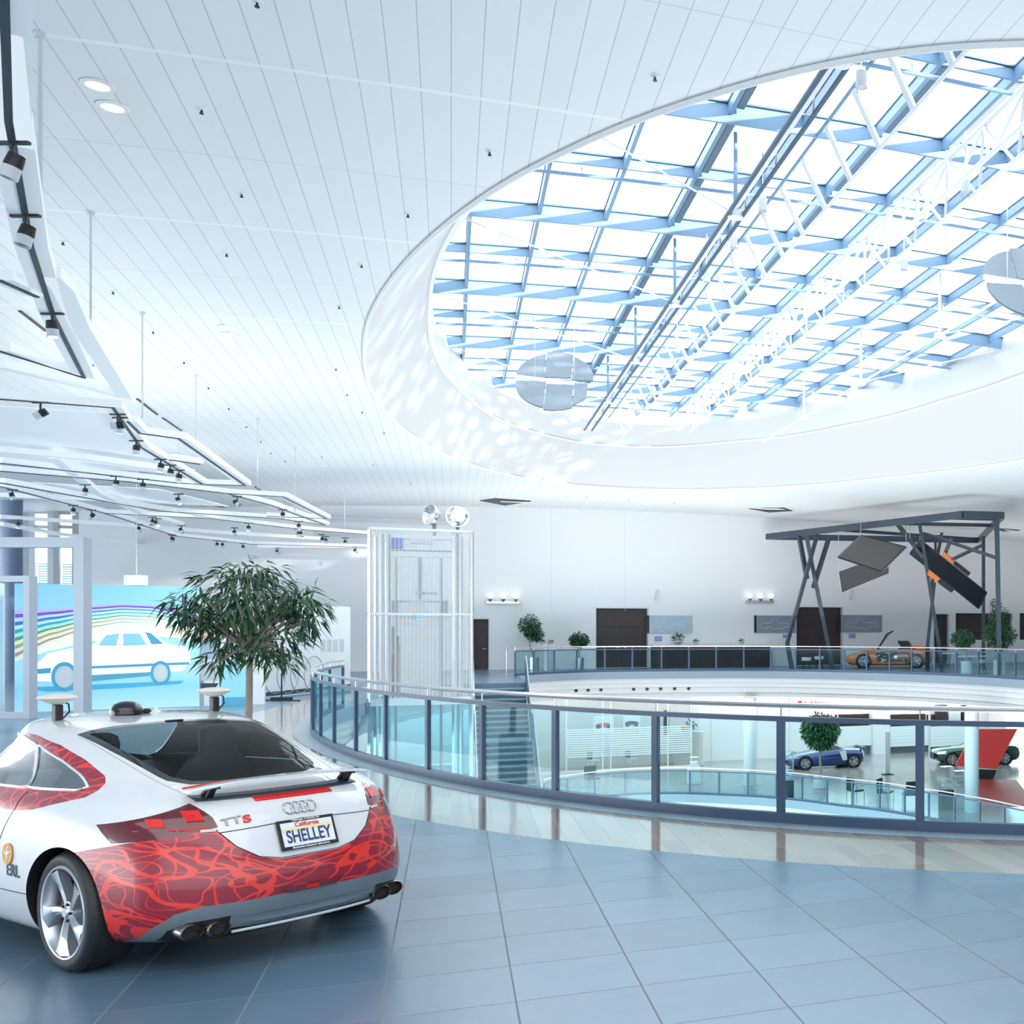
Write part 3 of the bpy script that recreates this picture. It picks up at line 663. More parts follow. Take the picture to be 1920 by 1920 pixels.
def poster(u0,v0,u1,v1,m_,lab,kind):
    a0,z1=WP.hit(u0,v0); a1,z0=WP.hit(u1,v1); r=thing('framed_car_print',lab,'picture',WP.pt((a0+a1)/2,z0,.02),TH)
    MB().prism([WP.pt(a0,z0,.06),WP.pt(a1,z0,.06),WP.pt(a1,z1,.06),WP.pt(a0,z1,.06)],-WP.n*.05).build('print_panel',m_,r)
    sketch(WP,a0+.12*(a1-a0),z0+.05,(a1-a0)*.8,(z1-z0)*.85,.065,kind).build('car_drawing','photoline',r)
    MB().prism([WP.pt(a0-.12,z0,.06),WP.pt(a0,z0,.06),WP.pt(a0,z1,.06),WP.pt(a0-.12,z1,.06)],-WP.n*.05).build('dark_edge','black',r)
poster(1217,1154,1297,1187,'photo2','wide pale blue print of a vintage saloon car right of the first double door',1)
poster(1418,1154,1492,1186,'photo','wide dark grey print of a convertible left of the second double door',2)
poster(1576,1153,1653,1185,'photo','wide dark grey print of a racing car right of the second double door',2)
for u,v,uu,vv,l in ((1227,1193,1241,1202,'small lilac info sign under the pale blue car print'),(1591,1188,1604,1196,'small purple info sign under the racing car print'),(1468,1190,1475,1196,'small purple info sign under the convertible print')):
    tag(prect(WP,u,v,uu,vv,.04,.03).build('info_sign','purple'),l,'sign')
def trio(u,v,lab):
    a,z=WP.hit(u,v); r=thing('wall_lamp',lab,'wall lamp',WP.pt(a,z,.1),TH)
    MB().prism([WP.pt(a-.75,z-.38,.12),WP.pt(a+.75,z-.38,.12),WP.pt(a+.75,z-.26,.12),WP.pt(a-.75,z-.26,.12)],-WP.n*.1).build('bracket','steel',r)
    for k in (-1,0,1):
        MB().ball(WP.pt(a+k*.58,z,.22),.135,12,sz=(1,1,.8)).build('globe','globe',r,smooth=True); MB().lathe([(.05,-.16),(.12,-.02),(.1,0)],WP.pt(a+k*.58,z-.14,.22),12).build('holder','steel',r)
trio(943,1117,'wall lamp with three glowing globes left of the potted standard tree'); trio(1424,1117,'wall lamp with three glowing globes left of the steel pavilion')
for u,v,l in ((1231,1116,'slim slanted wall speaker above the pale blue car print'),(1597,1115,'slim slanted wall speaker above the racing car print')):
    a,z=WP.hit(u,v); tag(MB().bar(WP.pt(a-.06,z-.28,.08),WP.pt(a+.06,z+.28,.08),.14,.1,up=D1).build('wall_speaker','lgrey'),l,'speaker')
# long sideboard
CP=Plane(ST(-24,WT-.75),ST(34,WT-.75))
def cplate(u0,u1): a0,_=CP.hit(u0,1200); a1,_=CP.hit(u1,1200); return a0,a1
a0,a1=cplate(1224,1446); sb=thing('sideboard','long dark wooden sideboard with a white top against the far wall','sideboard',CP.pt((a0+a1)/2,0,-.3),TH)
MB().prism([CP.pt(a0,1.10,.03),CP.pt(a1,1.10,.03),CP.pt(a1,1.17,.03),CP.pt(a0,1.17,.03)],-CP.n*.68).build('worktop','white',sb)
MB().prism([CP.pt(a0,0.0,-.02),CP.pt(a1,0.0,-.02),CP.pt(a1,1.10,-.02),CP.pt(a0,1.10,-.02)],-CP.n*.6).build('carcass','brown',sb)
for k in range(8):
    x=a0+(a1-a0)*k/8; MB().prism([CP.pt(x+.03,.08,0),CP.pt(x+(a1-a0)/8-.03,.08,0),CP.pt(x+(a1-a0)/8-.03,1.05,0),CP.pt(x+.03,1.05,0)],-CP.n*.02).build('cabinet_door','brown',sb)
# ---------------- greenery ----------------
def leaves(center_fn,n,ln,wd,droop,seed,m_=None):
    rnd=random.Random(seed); b=MB()
    for _ in range(n):
        p,out=center_fn(rnd); d=(out+Vector((rnd.gauss(0,.45),rnd.gauss(0,.45),rnd.gauss(0,.35)-droop))).normalized()
        sd=d.cross(Vector((rnd.gauss(0,.5),rnd.gauss(0,.5),1))).normalized(); up=sd.cross(d).normalized(); L=ln*rnd.uniform(.65,1.2); W=wd*rnd.uniform(.8,1.2)
        q1=p+d*L*.4+up*L*.06; q2=p+d*L-Z*L*droop*.25
        k=len(b.v); b.v+=[p,q1-sd*W/2-up*W*.15,q1+up*-.0,q1+sd*W/2-up*W*.15,q2]; b.f+=[[k,k+1,k+2],[k,k+2,k+3],[k+1,k+4,k+2],[k+2,k+4,k+3]]; mi=rnd.choice((0,0,1)) ; b.m+=[mi]*4
    return b
def crown(blobs):
    tot=[bl[3] for bl in blobs]
    def fn(rnd):
        c,r,sz,w_=rnd.choices(blobs,weights=tot)[0]; v=Vector((rnd.gauss(0,1),rnd.gauss(0,1),rnd.gauss(0,1))).normalized(); k=rnd.random()**.45
        return Vector(c)+Vector((v.x*r*k,v.y*r*k,v.z*r*sz*k)), Vector((v.x,v.y,v.z*.6))
    return fn
def potted(loc,label,trunk_h,blobs,n,ln,wd,pot,potm,m_=('leafd','leaf'),droop=.5,seed=1,tr=.04,name='potted_tree',cat='potted plant',lean=0):
    root=thing(name,label,cat,loc)
    pr,ph=pot
    if pr: MB().lathe([(pr*.9,0),(pr,.02),(pr,ph),(pr*.93,ph),(pr*.93,ph-.05),(0,ph-.05)],(0,0,0),24).build('pot',potm,root,world=False,smooth=True); MB().lathe([(pr*.92,ph-.06),(0,ph-.03)],(0,0,0),18).build('soil','soil',root,world=False)
    if trunk_h>ph:
        rnd=random.Random(seed); pts=[Vector((math.sin(k*1.1)*.012+lean*k/6,math.cos(k*1.7)*.012,ph-.04+(trunk_h-ph+.04)*k/6)) for k in range(7)]
        MB().path(pts,[tr*(1.15-.3*k/6) for k in range(7)],8).build('trunk','bark',root,world=False,smooth=True)
        b=MB()
        for c,r,sz,w_ in blobs:
            c=Vector(c); top=pts[-1]
            for _ in range(5):
                e=c+Vector((rnd.uniform(-1,1)*r*.7,rnd.uniform(-1,1)*r*.7,rnd.uniform(-.6,.7)*r*sz)); m=top.lerp(e,.5)+Vector((0,0,.06)); b.path([top,m,e],[tr*.5,tr*.3,tr*.12],5)
        b.build('branches','bark',root,world=False)
    leaves(crown(blobs),n,ln,wd,droop,seed).build('foliage',list(m_),root,world=False)
    return root
p=at(1001,1256.5,0); potted(p,'standard tree with a round crown in a steel pot beside the stair head',1.25,[((-.2,0,2.15),.50,1.05,3),((0,.1,1.75),.42,.8,2)],1500,.15,.06,(.24,.62),'steel',seed=3,lean=-.2)
p=at(1086,1256.5,0); potted(p,'low bushy plant in a steel pot left of the first double door',.8,[((0,0,1.45),.44,.75,3)],1100,.15,.06,(.2,.6),'steel',seed=4)
p=at(1812,1266,0); potted(p,'wide bushy plant in a white pot left of the tall one, under the pavilion',.8,[((-.15,0,1.55),.5,.75,3)],1300,.15,.05,(.24,.6),'white',seed=5)
p=at(1874,1266,0); potted(p,'tall bushy plant in a white pot at the right edge, beside the pavilion post',.9,[((0,0,1.7),.70,.85,3),((.0,0,2.5),.45,.9,1),((-.15,0,3.0),.22,1.2,.25)],2200,.17,.05,(.26,.65),'white',m_=('leaf','leafd'),seed=6)
def bowl(u,v,lab,r,pl=CP,zt=1.17,n=60):
    a,_=pl.hit(u,v); o=thing('bowl_plant',lab,'potted plant',pl.pt(a,zt+.001,-.12))
    MB().lathe([(r*.35,0),(r,.5*r),(r*1.05,.8*r),(r*.98,.8*r),(r*.6,.5*r),(0,.45*r)],(0,0,0),18).build('bowl','lgrey',o,world=False,smooth=True)
    leaves(crown([((0,0,r*1.2),r*.8,.8,1)]),n,r*1.1,r*.25,-.3,int(u)).build('foliage',['leafd','leaf'],o,world=False)
bowl(1272,1200,'leafy plant in a round bowl at the left end of the sideboard',.26); bowl(1306,1204,'tiny plant in the middle of the sideboard, right of the round bowl',.13); bowl(1391,1204,'tiny plant near the right end of the sideboard',.13)
# little white stand with two tiny pots behind the balustrade
p=at(1024,1257,0); r=thing('plant_stand','slim white stand carrying two tiny plants between the potted trees','stand',p); MB().box((0,0,.6),(.14,.14,1.2)).build('column','white',r,world=False); MB().box((0,0,1.21),(.9,.2,.03)).build('shelf','white',r,world=False)
for k,x in enumerate((-.2,.2)):
    o=thing('bowl_plant','tiny %s plant on the slim white stand'%('left','right')[k],'potted plant',p+Vector((x,0,1.225))); MB().lathe([(.05,0),(.08,.07),(0,.07)],(0,0,0),12).build('bowl','lgrey',o,world=False); leaves(crown([((0,0,.12),.11,.6,1)]),40,.14,.04,-.2,k).build('foliage',['leafd','leaf'],o,world=False)
# ---------------- steel pavilion ----------------
pv=thing('steel_pavilion','dark grey steel pavilion frame on crossed legs over the orange car','pavilion',dp(1700,1255,51),0)
A=dp(1438,998,57.2);Bk=dp(1806,956,46.2);B=dp(1880,958,46);Dd=dp(1835,1006,59)
zt=6.95; 
def lv(p,z=zt): q=p.copy(); q.z=z; return q
A,Bk,B,Dd=[lv(at(u,v,zt),zt) for u,v in ((1438,1001),(1806,958),(1880,960),(1835,1008))]
for nm,p,q in (('roof_beam',A,Bk),('roof_beam',Bk,B),('roof_beam',A,Dd),('roof_beam',B,Dd)): MB().bar(p-Z*.15,q-Z*.15,.16,.30).build(nm,'darksteel',pv)
for k in (.35,.62,.85):
    MB().bar(A.lerp(Bk,k)-Z*.1,Dd.lerp(B,k)-Z*.1 if k>.5 else Dd-Z*.1,.10,.16).build('purlin','darksteel',pv)
def leg(p,q,w_=.2): MB().bar(p,q,w_,w_*.8).build('leg','darksteel',pv)
fA=at(1485,1256,0)
leg(dp(1534,996,54),dp(1476,1206,53.3)); leg(dp(1476,1206,53.3),at(1486,1257,0)); leg(dp(1511,1000,54.2),dp(1557,1230,54)); leg(dp(1498,1004,54.6),dp(1513,1085,54)); leg(dp(1555,1006,55),dp(1525,1102,54.1)); leg(dp(1557,1230,54),at(1560,1254,0))
leg(dp(1723,975,50),dp(1764,1230,50)); leg(dp(1764,1230,50),at(1766,1259,0)); leg(dp(1680,979,51),dp(1733,1046,50)); leg(dp(1752,1092,51.5),dp(1739,1212,51.5)); leg(dp(1739,1212,51.5),at(1739,1256,0)); leg(dp(1766,1000,54),dp(1745,1110,51.5),.14)
leg(lv(B)+Vector((-.25,0,-.2)),at(1874,1268,0),.24); leg(lv(B)+Vector((-.35,0,-.2)),dp(1869,1024,46),.14)
leg(dp(1844,1005,52),at(1844,1256,0),.2)
for p,q in (((1733,1000,51),(1868,1046,46.3)),((1844,1021,52),(1787,1048,49)),((1754,1012,53),(1754,1034,53)),((1783,1011,53),(1773,1036,51))): leg(dp(*p),dp(*q),.16)
def sheet(pts,Y0,tilt,lab,m_='darksteel',th=.04):
    P=[dp(u,v,Y0+tilt*(v-1050)/60) for u,v in pts]; c=sum(P,Vector())/len(P); r=thing('suspended_board',lab,'board',c)
    MB().prism(P,Vector((0,th,th*.5))).build('panel_sheet',m_,r); b=MB()
    for i in range(len(P)): b.bar(P[i],P[(i+1)%len(P)],.05,.06)
    b.build('edge_frame','darksteel' if len(pts)==4 else 'grey',r)
    for i in (0,1): MB().tube(P[i],Vector((P[i].x,P[i].y,zt-.1)),.012,6).build('wire','steel',r)
    return r
M['sheet']=mat('panel_grey',(.02,.026,.033),.45)
sheet([(1614,1004),(1699,1026),(1653,1072),(1571,1045)],51.5,3,'large dark diamond panel hanging under the pavilion, the upper one of two','sheet')
sheet([(1572,1071),(1611,1057),(1667,1064),(1667,1075),(1578,1112)],52.5,2,'dark slanted panel hanging below the diamond panel','sheet')
LPn=sheet([(1725,1012),(1706,1038),(1835,1141),(1850,1111)],50.6,1,'long dark panel slanting down the right of the pavilion with orange seats on it','sheet')
def oseat(pts,Y0,lab):
    P=[dp(u,v,Y0) for u,v in pts]; r=thing('orange_seat_shell',lab,'seat',sum(P,Vector())/4); m1=P[0].lerp(P[1],.45);m2=P[3].lerp(P[2],.45)
    MB().prism([P[0],m1,m2,P[3]],(0,-.22,.05)).build('shell','orangep',r,bevel=.05); MB().prism([m1,P[1],P[2],m2],(0,-.16,.03)).build('tail','black',r,bevel=.03)
oseat([(1769,1035),(1820,1075),(1815,1081),(1765,1041)],50.0,'upper orange and black shell fixed along the top edge of the long panel'); oseat([(1743,1070),(1789,1107),(1783,1112),(1738,1078)],49.9,'lower orange and black shell fixed under the long panel')
# ---------------- cars shared by the showroom ----------------
def stack(LV,nz,nt,midf=.42,sm=2,fn=2.3):
    d=[0]
    for a,b_ in zip(LV,LV[1:]): d.append(d[-1]+math.hypot(math.hypot(b_[0]-a[0],b_[1]-a[1]),b_[3]-a[3]))
    def itp(q,i):
        for k in range(len(d)-1):
            if q<=d[k+1]+1e-9: f=(q-d[k])/(d[k+1]-d[k]); return LV[k][i]*(1-f)+LV[k+1][i]*f
        return LV[-1][i]
    I=[[itp(d[-1]*k/(nz-1),i) for k in range(nz)] for i in range(5)]
    for a in I:
        for _ in range(sm):
            e=[2*a[0]-a[2],2*a[0]-a[1]]+a+[2*a[-1]-a[-2],2*a[-1]-a[-3]]
            a[:]=[(e[k]+4*e[k+1]+6*e[k+2]+4*e[k+3]+e[k+4])/16 for k in range(nz)]
    V=[]
    for k in range(nz):
        z,xr,xf,w_,n=[I[i][k] for i in range(5)]; xm=xr+(xf-xr)*midf; row=[]
        for j in range(2*nt-2):
            t=PI*j/(nt-1); c=math.cos(t);s_=math.sin(t); nn=n if c>0 else fn
            x=xm-(xm-xr)*abs(c)**(2/nn) if c>0 else xm+(xf-xm)*abs(c)**(2/nn)
            row.append(Vector((x,math.copysign(abs(s_)**(2/nn),s_)*w_,z)))
        V.append(row)
    return V
def stack_mb(V,mi=0,caps=True):
    n=len(V[0]); b=MB(); P=[p for r in V for p in r]; m=len(V)
    Fs=[(k*n+j,k*n+(j+1)%n,(k+1)*n+(j+1)%n,(k+1)*n+j) for k in range(m-1) for j in range(n)]
    if caps: Fs+=[tuple(range(n-1,-1,-1)),tuple(range((m-1)*n,m*n))]
    return b.add(P,Fs,mi)
def wheel_simple(root,x,y,r,w_,spokes,side):
    sg=side; a=(0,sg,0); o=Vector((x,y,r))
    t=MB().lathe([(r*.70,-w_/2),(r*.93,-w_/2),(r,-w_*.3),(r,w_*.3),(r*.93,w_/2),(r*.72,w_/2),(r*.70,w_*.3)],o,28,ax=a,ring=True).build('tyre','rubber',root,world=False,smooth=True)
    b=MB().lathe([(r*.72,w_*.44),(r*.66,w_*.46),(r*.62,w_*.1),(r*.62,-w_*.3),(r*.70,-w_*.3)],o,28,ax=a,ring=True)
    for k in range(spokes):
        an=2*PI*k/spokes; d=Vector((math.cos(an),0,math.sin(an))); e=Vector((math.cos(an+.18),0,math.sin(an+.18)))
        b.bar(o+Vector((0,sg*w_*.3,0)),o+d*r*.68+Vector((0,sg*w_*.42,0)),.035,.03); b.bar(o+Vector((0,sg*w_*.3,0)),o+e*r*.68+Vector((0,sg*w_*.42,0)),.03,.03)
    b.lathe([(0,w_*.36),(.06,w_*.36),(.07,w_*.2)],o,12,ax=a)
    b.build('rim','alu',root,world=False,smooth=True)
    MB().lathe([(0,0),(r*.60,0),(r*.6,.02)],o,20,ax=a).build('brake_disc','grey',root,world=False)
def small_car(label,loc,rz,paint,kind,cat='car'):
    root=thing('sports_car' if kind!='sedan' else 'coupe_car',label,cat,loc,rz)
    if kind=='sedan':
        wb,rf,rw,L0,L1=2.95,.36,.36,-1.05,3.85
        LVb=[(.20,-.85,3.55,.80,3.5),(.30,-.98,3.72,.90,3.5),(.55,-1.05,3.82,.95,3.4),(.75,-1.02,3.74,.95,3.2),(.90,-.95,3.45,.92,3.0),(.98,-.80,2.9,.86,2.8),(1.02,-.5,2.3,.80,2.6)]
        LVc=[(.98,-.62,2.35,.80,2.6),(1.10,-.30,2.10,.76,2.6),(1.25,.10,1.80,.70,2.6),(1.34,.40,1.60,.64,2.5)]; LVr=[(1.33,.38,1.62,.645,2.5),(1.37,.60,1.45,.58,2.4),(1.40,.85,1.25,.35,2.2)]
    else:
        wb,rf,rw=2.65,.345,.345
        LVb=[(.15,-.65,3.35,.82,3.5),(.25,-.80,3.52,.93,3.5),(.45,-.86,3.58,.97,3.4),(.60,-.86,3.50,.97,3.2),(.74,-.84,3.15,.95,3.0),(.84,-.80,2.7,.90,2.8),(.92,-.70,2.25,.83,2.6),(.96,-.45,1.9,.74,2.5)]
        LVc=[(.90,.10,2.20,.78,2.6),(1.00,.25,1.95,.72,2.6),(1.12,.50,1.65,.64,2.5),(1.18,.65,1.5,.58,2.5)]; LVr=[(1.17,.62,1.52,.585,2.5),(1.20,.75,1.4,.5,2.4),(1.225,.95,1.2,.3,2.2)]
    def arches(o):
        for x in (0,wb):
            c=MB().tube((x,-1.3,rf),(x,1.3,rf),rf*1.13,28).build('cutter_tmp','black',None); c.location=(0,0,0)
            c.data.transform(Matrix.Translation(Vector((x,0,rf))-Vector((0,0,0)))) if False else None
            return
    body=stack_mb(stack(LVb,26,40)).build('body',[paint,'black'],root,world=False,smooth=True)
    # wheel arches: dark round recesses let into both sides
    for x in (0,wb):
        for sg in (-1,1): MB().lathe([(0,0),(rf*1.14,0),(rf*1.14,.10),(rf*1.08,.10),(rf*1.08,.012),(0,.012)],(x,sg*(.955 if kind!='sedan' else .935)-sg*.05,rf+.01),28,ax=(0,sg,0)).build('wheel_arch','black',root,world=False)
    for x in (0,wb):
        for sg in (-1,1): wheel_simple(root,x,sg*.90 if kind!='sedan' else sg*.885,rf,.20,5 if kind!='sedan' else 7,sg)
    return root,LVc,LVr
def cabin(root,LVc,LVr,paint,gl='blackgloss'):
    stack_mb(stack(LVc,10,30,sm=1)).build('side_and_rear_windows',gl,root,world=False,smooth=True)
    stack_mb(stack(LVr,8,30,sm=1)).build('roof',paint,root,world=False,smooth=True)
# blue sports car on the lower floor (nose to the left)
fw=at(1505,1444.5,ZL); rw_=at(1601,1439.5,ZL); dr=(fw-rw_); rz=math.atan2(dr.y,dr.x); off=Vector((-math.sin(rz),math.cos(rz),0))*-.98
car,LVc,LVr=small_car('dark blue sports car with silver side blade on the lower floor behind the tree',rw_+off,rz,'blue','sport')
cabin(car,LVc,LVr,'blackgloss')
for sg in (1,-1):
    MB().prism([(.35,sg*.965,.42),(.62,sg*.975,.42),(.80,sg*.95,.88),(.42,sg*.90,.92)],(0,sg*.02,0)).build('side_blade','lgrey',car,world=False,bevel=.01)
    MB().prism([(3.0,sg*.80,.62),(3.42,sg*.60,.56),(3.35,sg*.62,.64),(2.95,sg*.84,.70)],(0,sg*.06,.02)).build('headlight','lgrey',car,world=False)
MB().prism([(3.52,-.5,.28),(3.52,.5,.28),(3.56,.45,.5),(3.56,-.45,.5)],(.03,0,0)).build('grille','black',car,world=False)
MB().box((-.72,0,1.0),(.22,1.5,.03)).bar((-.7,-.5,.9),(-.7,-.5,1.0),.04,.04).bar((-.7,.5,.9),(-.7,.5,1.0),.04,.04).build('rear_wing','black',car,world=False)
# green car
fw=at(1780,1437,ZL); rw_=at(1885,1434,ZL); dr=fw-rw_; rz=math.atan2(dr.y,dr.x); off=Vector((-math.sin(rz),math.cos(rz),0))*-.95
car,LVc,LVr=small_car('dark green coupe behind the red slanted sign on the lower floor',rw_+off,rz,'green','sedan'); cabin(car,LVc,LVr,'green')
for sg in (1,-1): MB().prism([(3.3,sg*.80,.66),(3.72,sg*.58,.64),(3.68,sg*.6,.74),(3.25,sg*.84,.78)],(0,sg*.04,.02)).build('headlight','globe',car,world=False); MB().prism([(-1.0,sg*.5,.78),(-.93,sg*.9,.78),(-.88,sg*.88,.88),(-.98,sg*.5,.88)],(-.03,0,0)).build('tail_light','red',car,world=False)
MB().prism([(3.80,-.5,.32),(3.80,.5,.32),(3.82,.45,.66),(3.82,-.45,.66)],(.03,0,0)).build('grille','black',car,world=False)
# orange cutaway car upstairs (nose to the left)
fw=at(1619,1253,0); rz=PI+.05; off=Vector((-math.sin(rz),math.cos(rz),0))*-.98
car,LVc,LVr=small_car('orange cutaway sports car with open bodywork behind the far balustrade',fw+off-Vector((math.cos(rz),math.sin(rz),0))*2.65,rz,'orange','sport')
for sg in (1,):   # opened side with machinery towards the hall
    MB().prism([(.45,sg*.96,.30),(1.95,sg*.96,.30),(2.05,sg*.93,.80),(1.2,sg*.90,.86),(.30,sg*.90,.80)],(0,sg*.035,0)).build('opened_side','black',car,world=False)
    b=MB(); rnd=random.Random(5)
    for k in range(16): x=rnd.uniform(.5,1.9);z=rnd.uniform(.4,.8); b.tube((x,sg*.99,z),(x+rnd.uniform(-.3,.3),sg*1.01,z+rnd.uniform(-.12,.12)),.025,7)
    b.build('machinery','steel',car,world=False); MB().ball((1.0,sg*1.0,.52),.14,10,sz=(1,.3,1)).build('turbine','steel',car,world=False,smooth=True)
    MB().prism([(.55,sg*.99,.22),(2.2,sg*.99,.22),(2.2,sg*.99,.30),(.55,sg*.99,.32)],(0,sg*.03,0)).build('sill_panel','orange',car,world=False)
MB().prism([(-.75,-.82,.86),(-.05,-.84,.90),(.30,-.72,1.16),(-.20,-.70,1.16),(-.70,-.72,1.02)],(0,.30,0)).prism([(-.75,.52,.86),(-.05,.54,.90),(.30,.52,1.16),(-.20,.50,1.16),(-.70,.52,1.02)],(0,.30,0)).build('rear_cowl','orange',car,world=False,bevel=.05)
MB().prism([(2.05,.60,.86),(2.9,.62,.80),(2.5,.60,1.0),(2.15,.58,1.08)],(0,.28,0)).build('front_fender_top','orange',car,world=False,bevel=.05)
b=MB()
for k in range(4): b.tube((.2+k*.14,.5,.95),(.45+k*.14,.2,1.35),.06,10); b.tube((.1+k*.14,-.1,.95),(.35+k*.14,-.4,1.32),.06,10)
b.box((.4,0,.95),(1.0,1.3,.16)); b.build('engine','blackgloss',car,world=False,smooth=True)
fr=[(1.95,.72,.90),(1.45,.62,1.72),(1.15,.3,1.86),(1.15,-.3,1.86),(1.45,-.62,1.72),(1.95,-.72,.90)]
MB().path(fr,.035,8).build('windscreen_frame','black',car,world=False,smooth=True); MB().prism(fr,(.01,0,0)).build('windscreen','wpane',car,world=False)
# ---------------- lower hall things ----------------
M['redprint']=mat('red_print',(.8,.04,.05),.5)
def lpost(u,vb,r,lab,top=-1.25,z0=ZL):
    p=at(u,vb,z0); tag(MB().lathe([(r,0),(r,top-z0)],p,28).build('column','white',smooth=True),lab,'column')
lpost(1406,1472,.29,'round white column on the lower floor left of the blue sports car'); lpost(1822,1522,.29,'round white column in front of the red slanted sign')
# glazed offices
def lrect(name,m_,u0,v0,u1,v1,off,dep,parent=None): return prect(LP,u0,v0,u1,v1,off,dep).build(name,m_,parent)
a0,_=LP.hit(985,1400); a1,_=LP.hit(1297,1400)
off_=thing('glazed_office','glass-fronted office with frosted stripes on the lower floor left of the white wall','office',LP.pt((a0+a1)/2,ZL,.5),TH)
MB().prism([LP.pt(a0,ZL,.01),LP.pt(a1,ZL,.01),LP.pt(a1,-1.3,.01),LP.pt(a0,-1.3,.01)],LP.n*.01).build('inner_wall','beige',off_)
MB().prism([LP.pt(a0,ZL+.004,.02),LP.pt(a1,ZL+.004,.02),LP.pt(a1,ZL+.004,1.9),LP.pt(a0,ZL+.004,1.9)],(0,0,.006)).build('office_floor','carpet',off_)
gl=MB().prism([LP.pt(a0,ZL+.02,1.9),LP.pt(a1,ZL+.02,1.9),LP.pt(a1,-1.3,1.9),LP.pt(a0,-1.3,1.9)],LP.n*.012).build('glass_front','wpane',off_)
MB().prism([LP.pt(a0,ZL,1.95),LP.pt(a1,ZL,1.95),LP.pt(a1,ZL+.1,1.95),LP.pt(a0,ZL+.1,1.95)],LP.n*.04).build('base_frame','white',off_)
FP=Plane(LP.pt(0,0,1.93),LP.pt(10,0,1.93))
for k in range(13):
    z=ZL+.75+k*.115; aa,ab=FP.hit(1062,1400)[0],FP.hit(1296,1400)[0]; MB().prism([FP.pt(aa,z),FP.pt(ab,z),FP.pt(ab,z+.065),FP.pt(aa,z+.065)],FP.n*.004).build('frosted_stripe','frost',off_)
for u in (1062,1130,1145,1232,1252,1296): aa=FP.hit(u,1400)[0]; MB().prism([FP.pt(aa-.03,ZL,0),FP.pt(aa+.03,ZL,0),FP.pt(aa+.03,-1.3,0),FP.pt(aa-.03,-1.3,0)],FP.n*.05).build('glazing_post','white',off_)
for u in (1141,): aa=FP.hit(u,1400)[0]; MB().tube(FP.pt(aa,ZL+.6,.1),FP.pt(aa,ZL+1.8,.1),.025,8).build('door_handle','steel',off_)
def lpic(u0,v0,u1,v1,lab,carm):
    p=lrect('car_picture','screenprint',u0,v0,u1,v1,.08,.04); tag(p,lab,'picture'); a,z1=LP.hit(u0,v0); b_,z0=LP.hit(u1,v1)
    w_=b_-a; P=[LP.pt(a+w_*(.5+.40*math.cos(t)),z0+(z1-z0)*(.42+(.18 if math.sin(t)>0 else .10)*math.sin(t)),.085) for t in [2*PI*i/24 for i in range(24)]]
    c=MB().prism(P,LP.n*.01); q=c.build('printed_car',carm,p)
    for x in (.25,.75): MB().lathe([(0,0),(.12,0),(.12,.015)],LP.pt(a+w_*x,z0+(z1-z0)*.35,.09),14,ax=LP.n).build('printed_wheel','black',p)
lpic(1112,1343,1151,1373,'white picture of a red car on the office wall, the left one','redprint'); lpic(1168,1342,1200,1366,'white picture of a dark car on the office wall, right of the red car picture','black')
tag(lrect('office_door','black',1244,1332,1254,1377,.06,.05),'narrow dark door in the office back wall','door')
tag(lrect('low_cabinet','white',1196,1362,1212,1378,1.0,.5),'small white cabinet in the glazed office','cabinet')
for k,(u,v,l) in enumerate(((1108,1402,'chair with a black back behind the frosted stripes left of the office door'),(1178,1374,'chair at the desk right of the red car picture'))):
    a,_=LP.hit(u,v); c=thing('office_chair',l,'chair',LP.pt(a,ZL+.012,1.2),TH+2)
    MB().box((0,0,.46),(.5,.48,.06)).build('seat','lgrey',c,world=False,bevel=.02); MB().box((0,.24,.75),(.46,.05,.42)).build('backrest','black',c,world=False,bevel=.02)
    for x in (-.2,.2):
        for y in (-.2,.2): MB().tube((x,y,0),(x,y,.44),.015,6).build('leg','steel',c,world=False)
# potted plant inside the office and on its sill
p=at(1068,1432,ZL); potted(p,'tall light green plant standing behind the office glass beside the stairs',1.6,[((0,0,2.35),.62,.8,3),((.1,0,1.7),.45,.7,1)],900,.22,.09,(.26,.6),'grey',m_=('leaf2','leaf'),seed=8)
a,_=LP.hit(1286,1369); o=thing('orchid_pot','orange pot with a small plant at the right end of the office','potted plant',LP.pt(a,ZL+1.78,.9)); MB().lathe([(.16,0),(.2,.3),(.16,.3),(0,.26)],(-.25,0,0),14).build('pot','orangep',o,world=False); leaves(crown([((.1,0,.4),.25,.8,1)]),60,.25,.06,.1,3).build('foliage',['leaf','leafd'],o,world=False)
MB().box((0,0,-.89),(1.6,.4,1.78)).build('stand','beige',o,world=False)
p=at(1018,1424,ZL); tag(MB().lathe([(.22,0),(.27,.7),(.27,.75),(0,.75)],p,16).build('waste_bin','black',smooth=True),'black bin standing right of the stairs on the lower floor','bin')
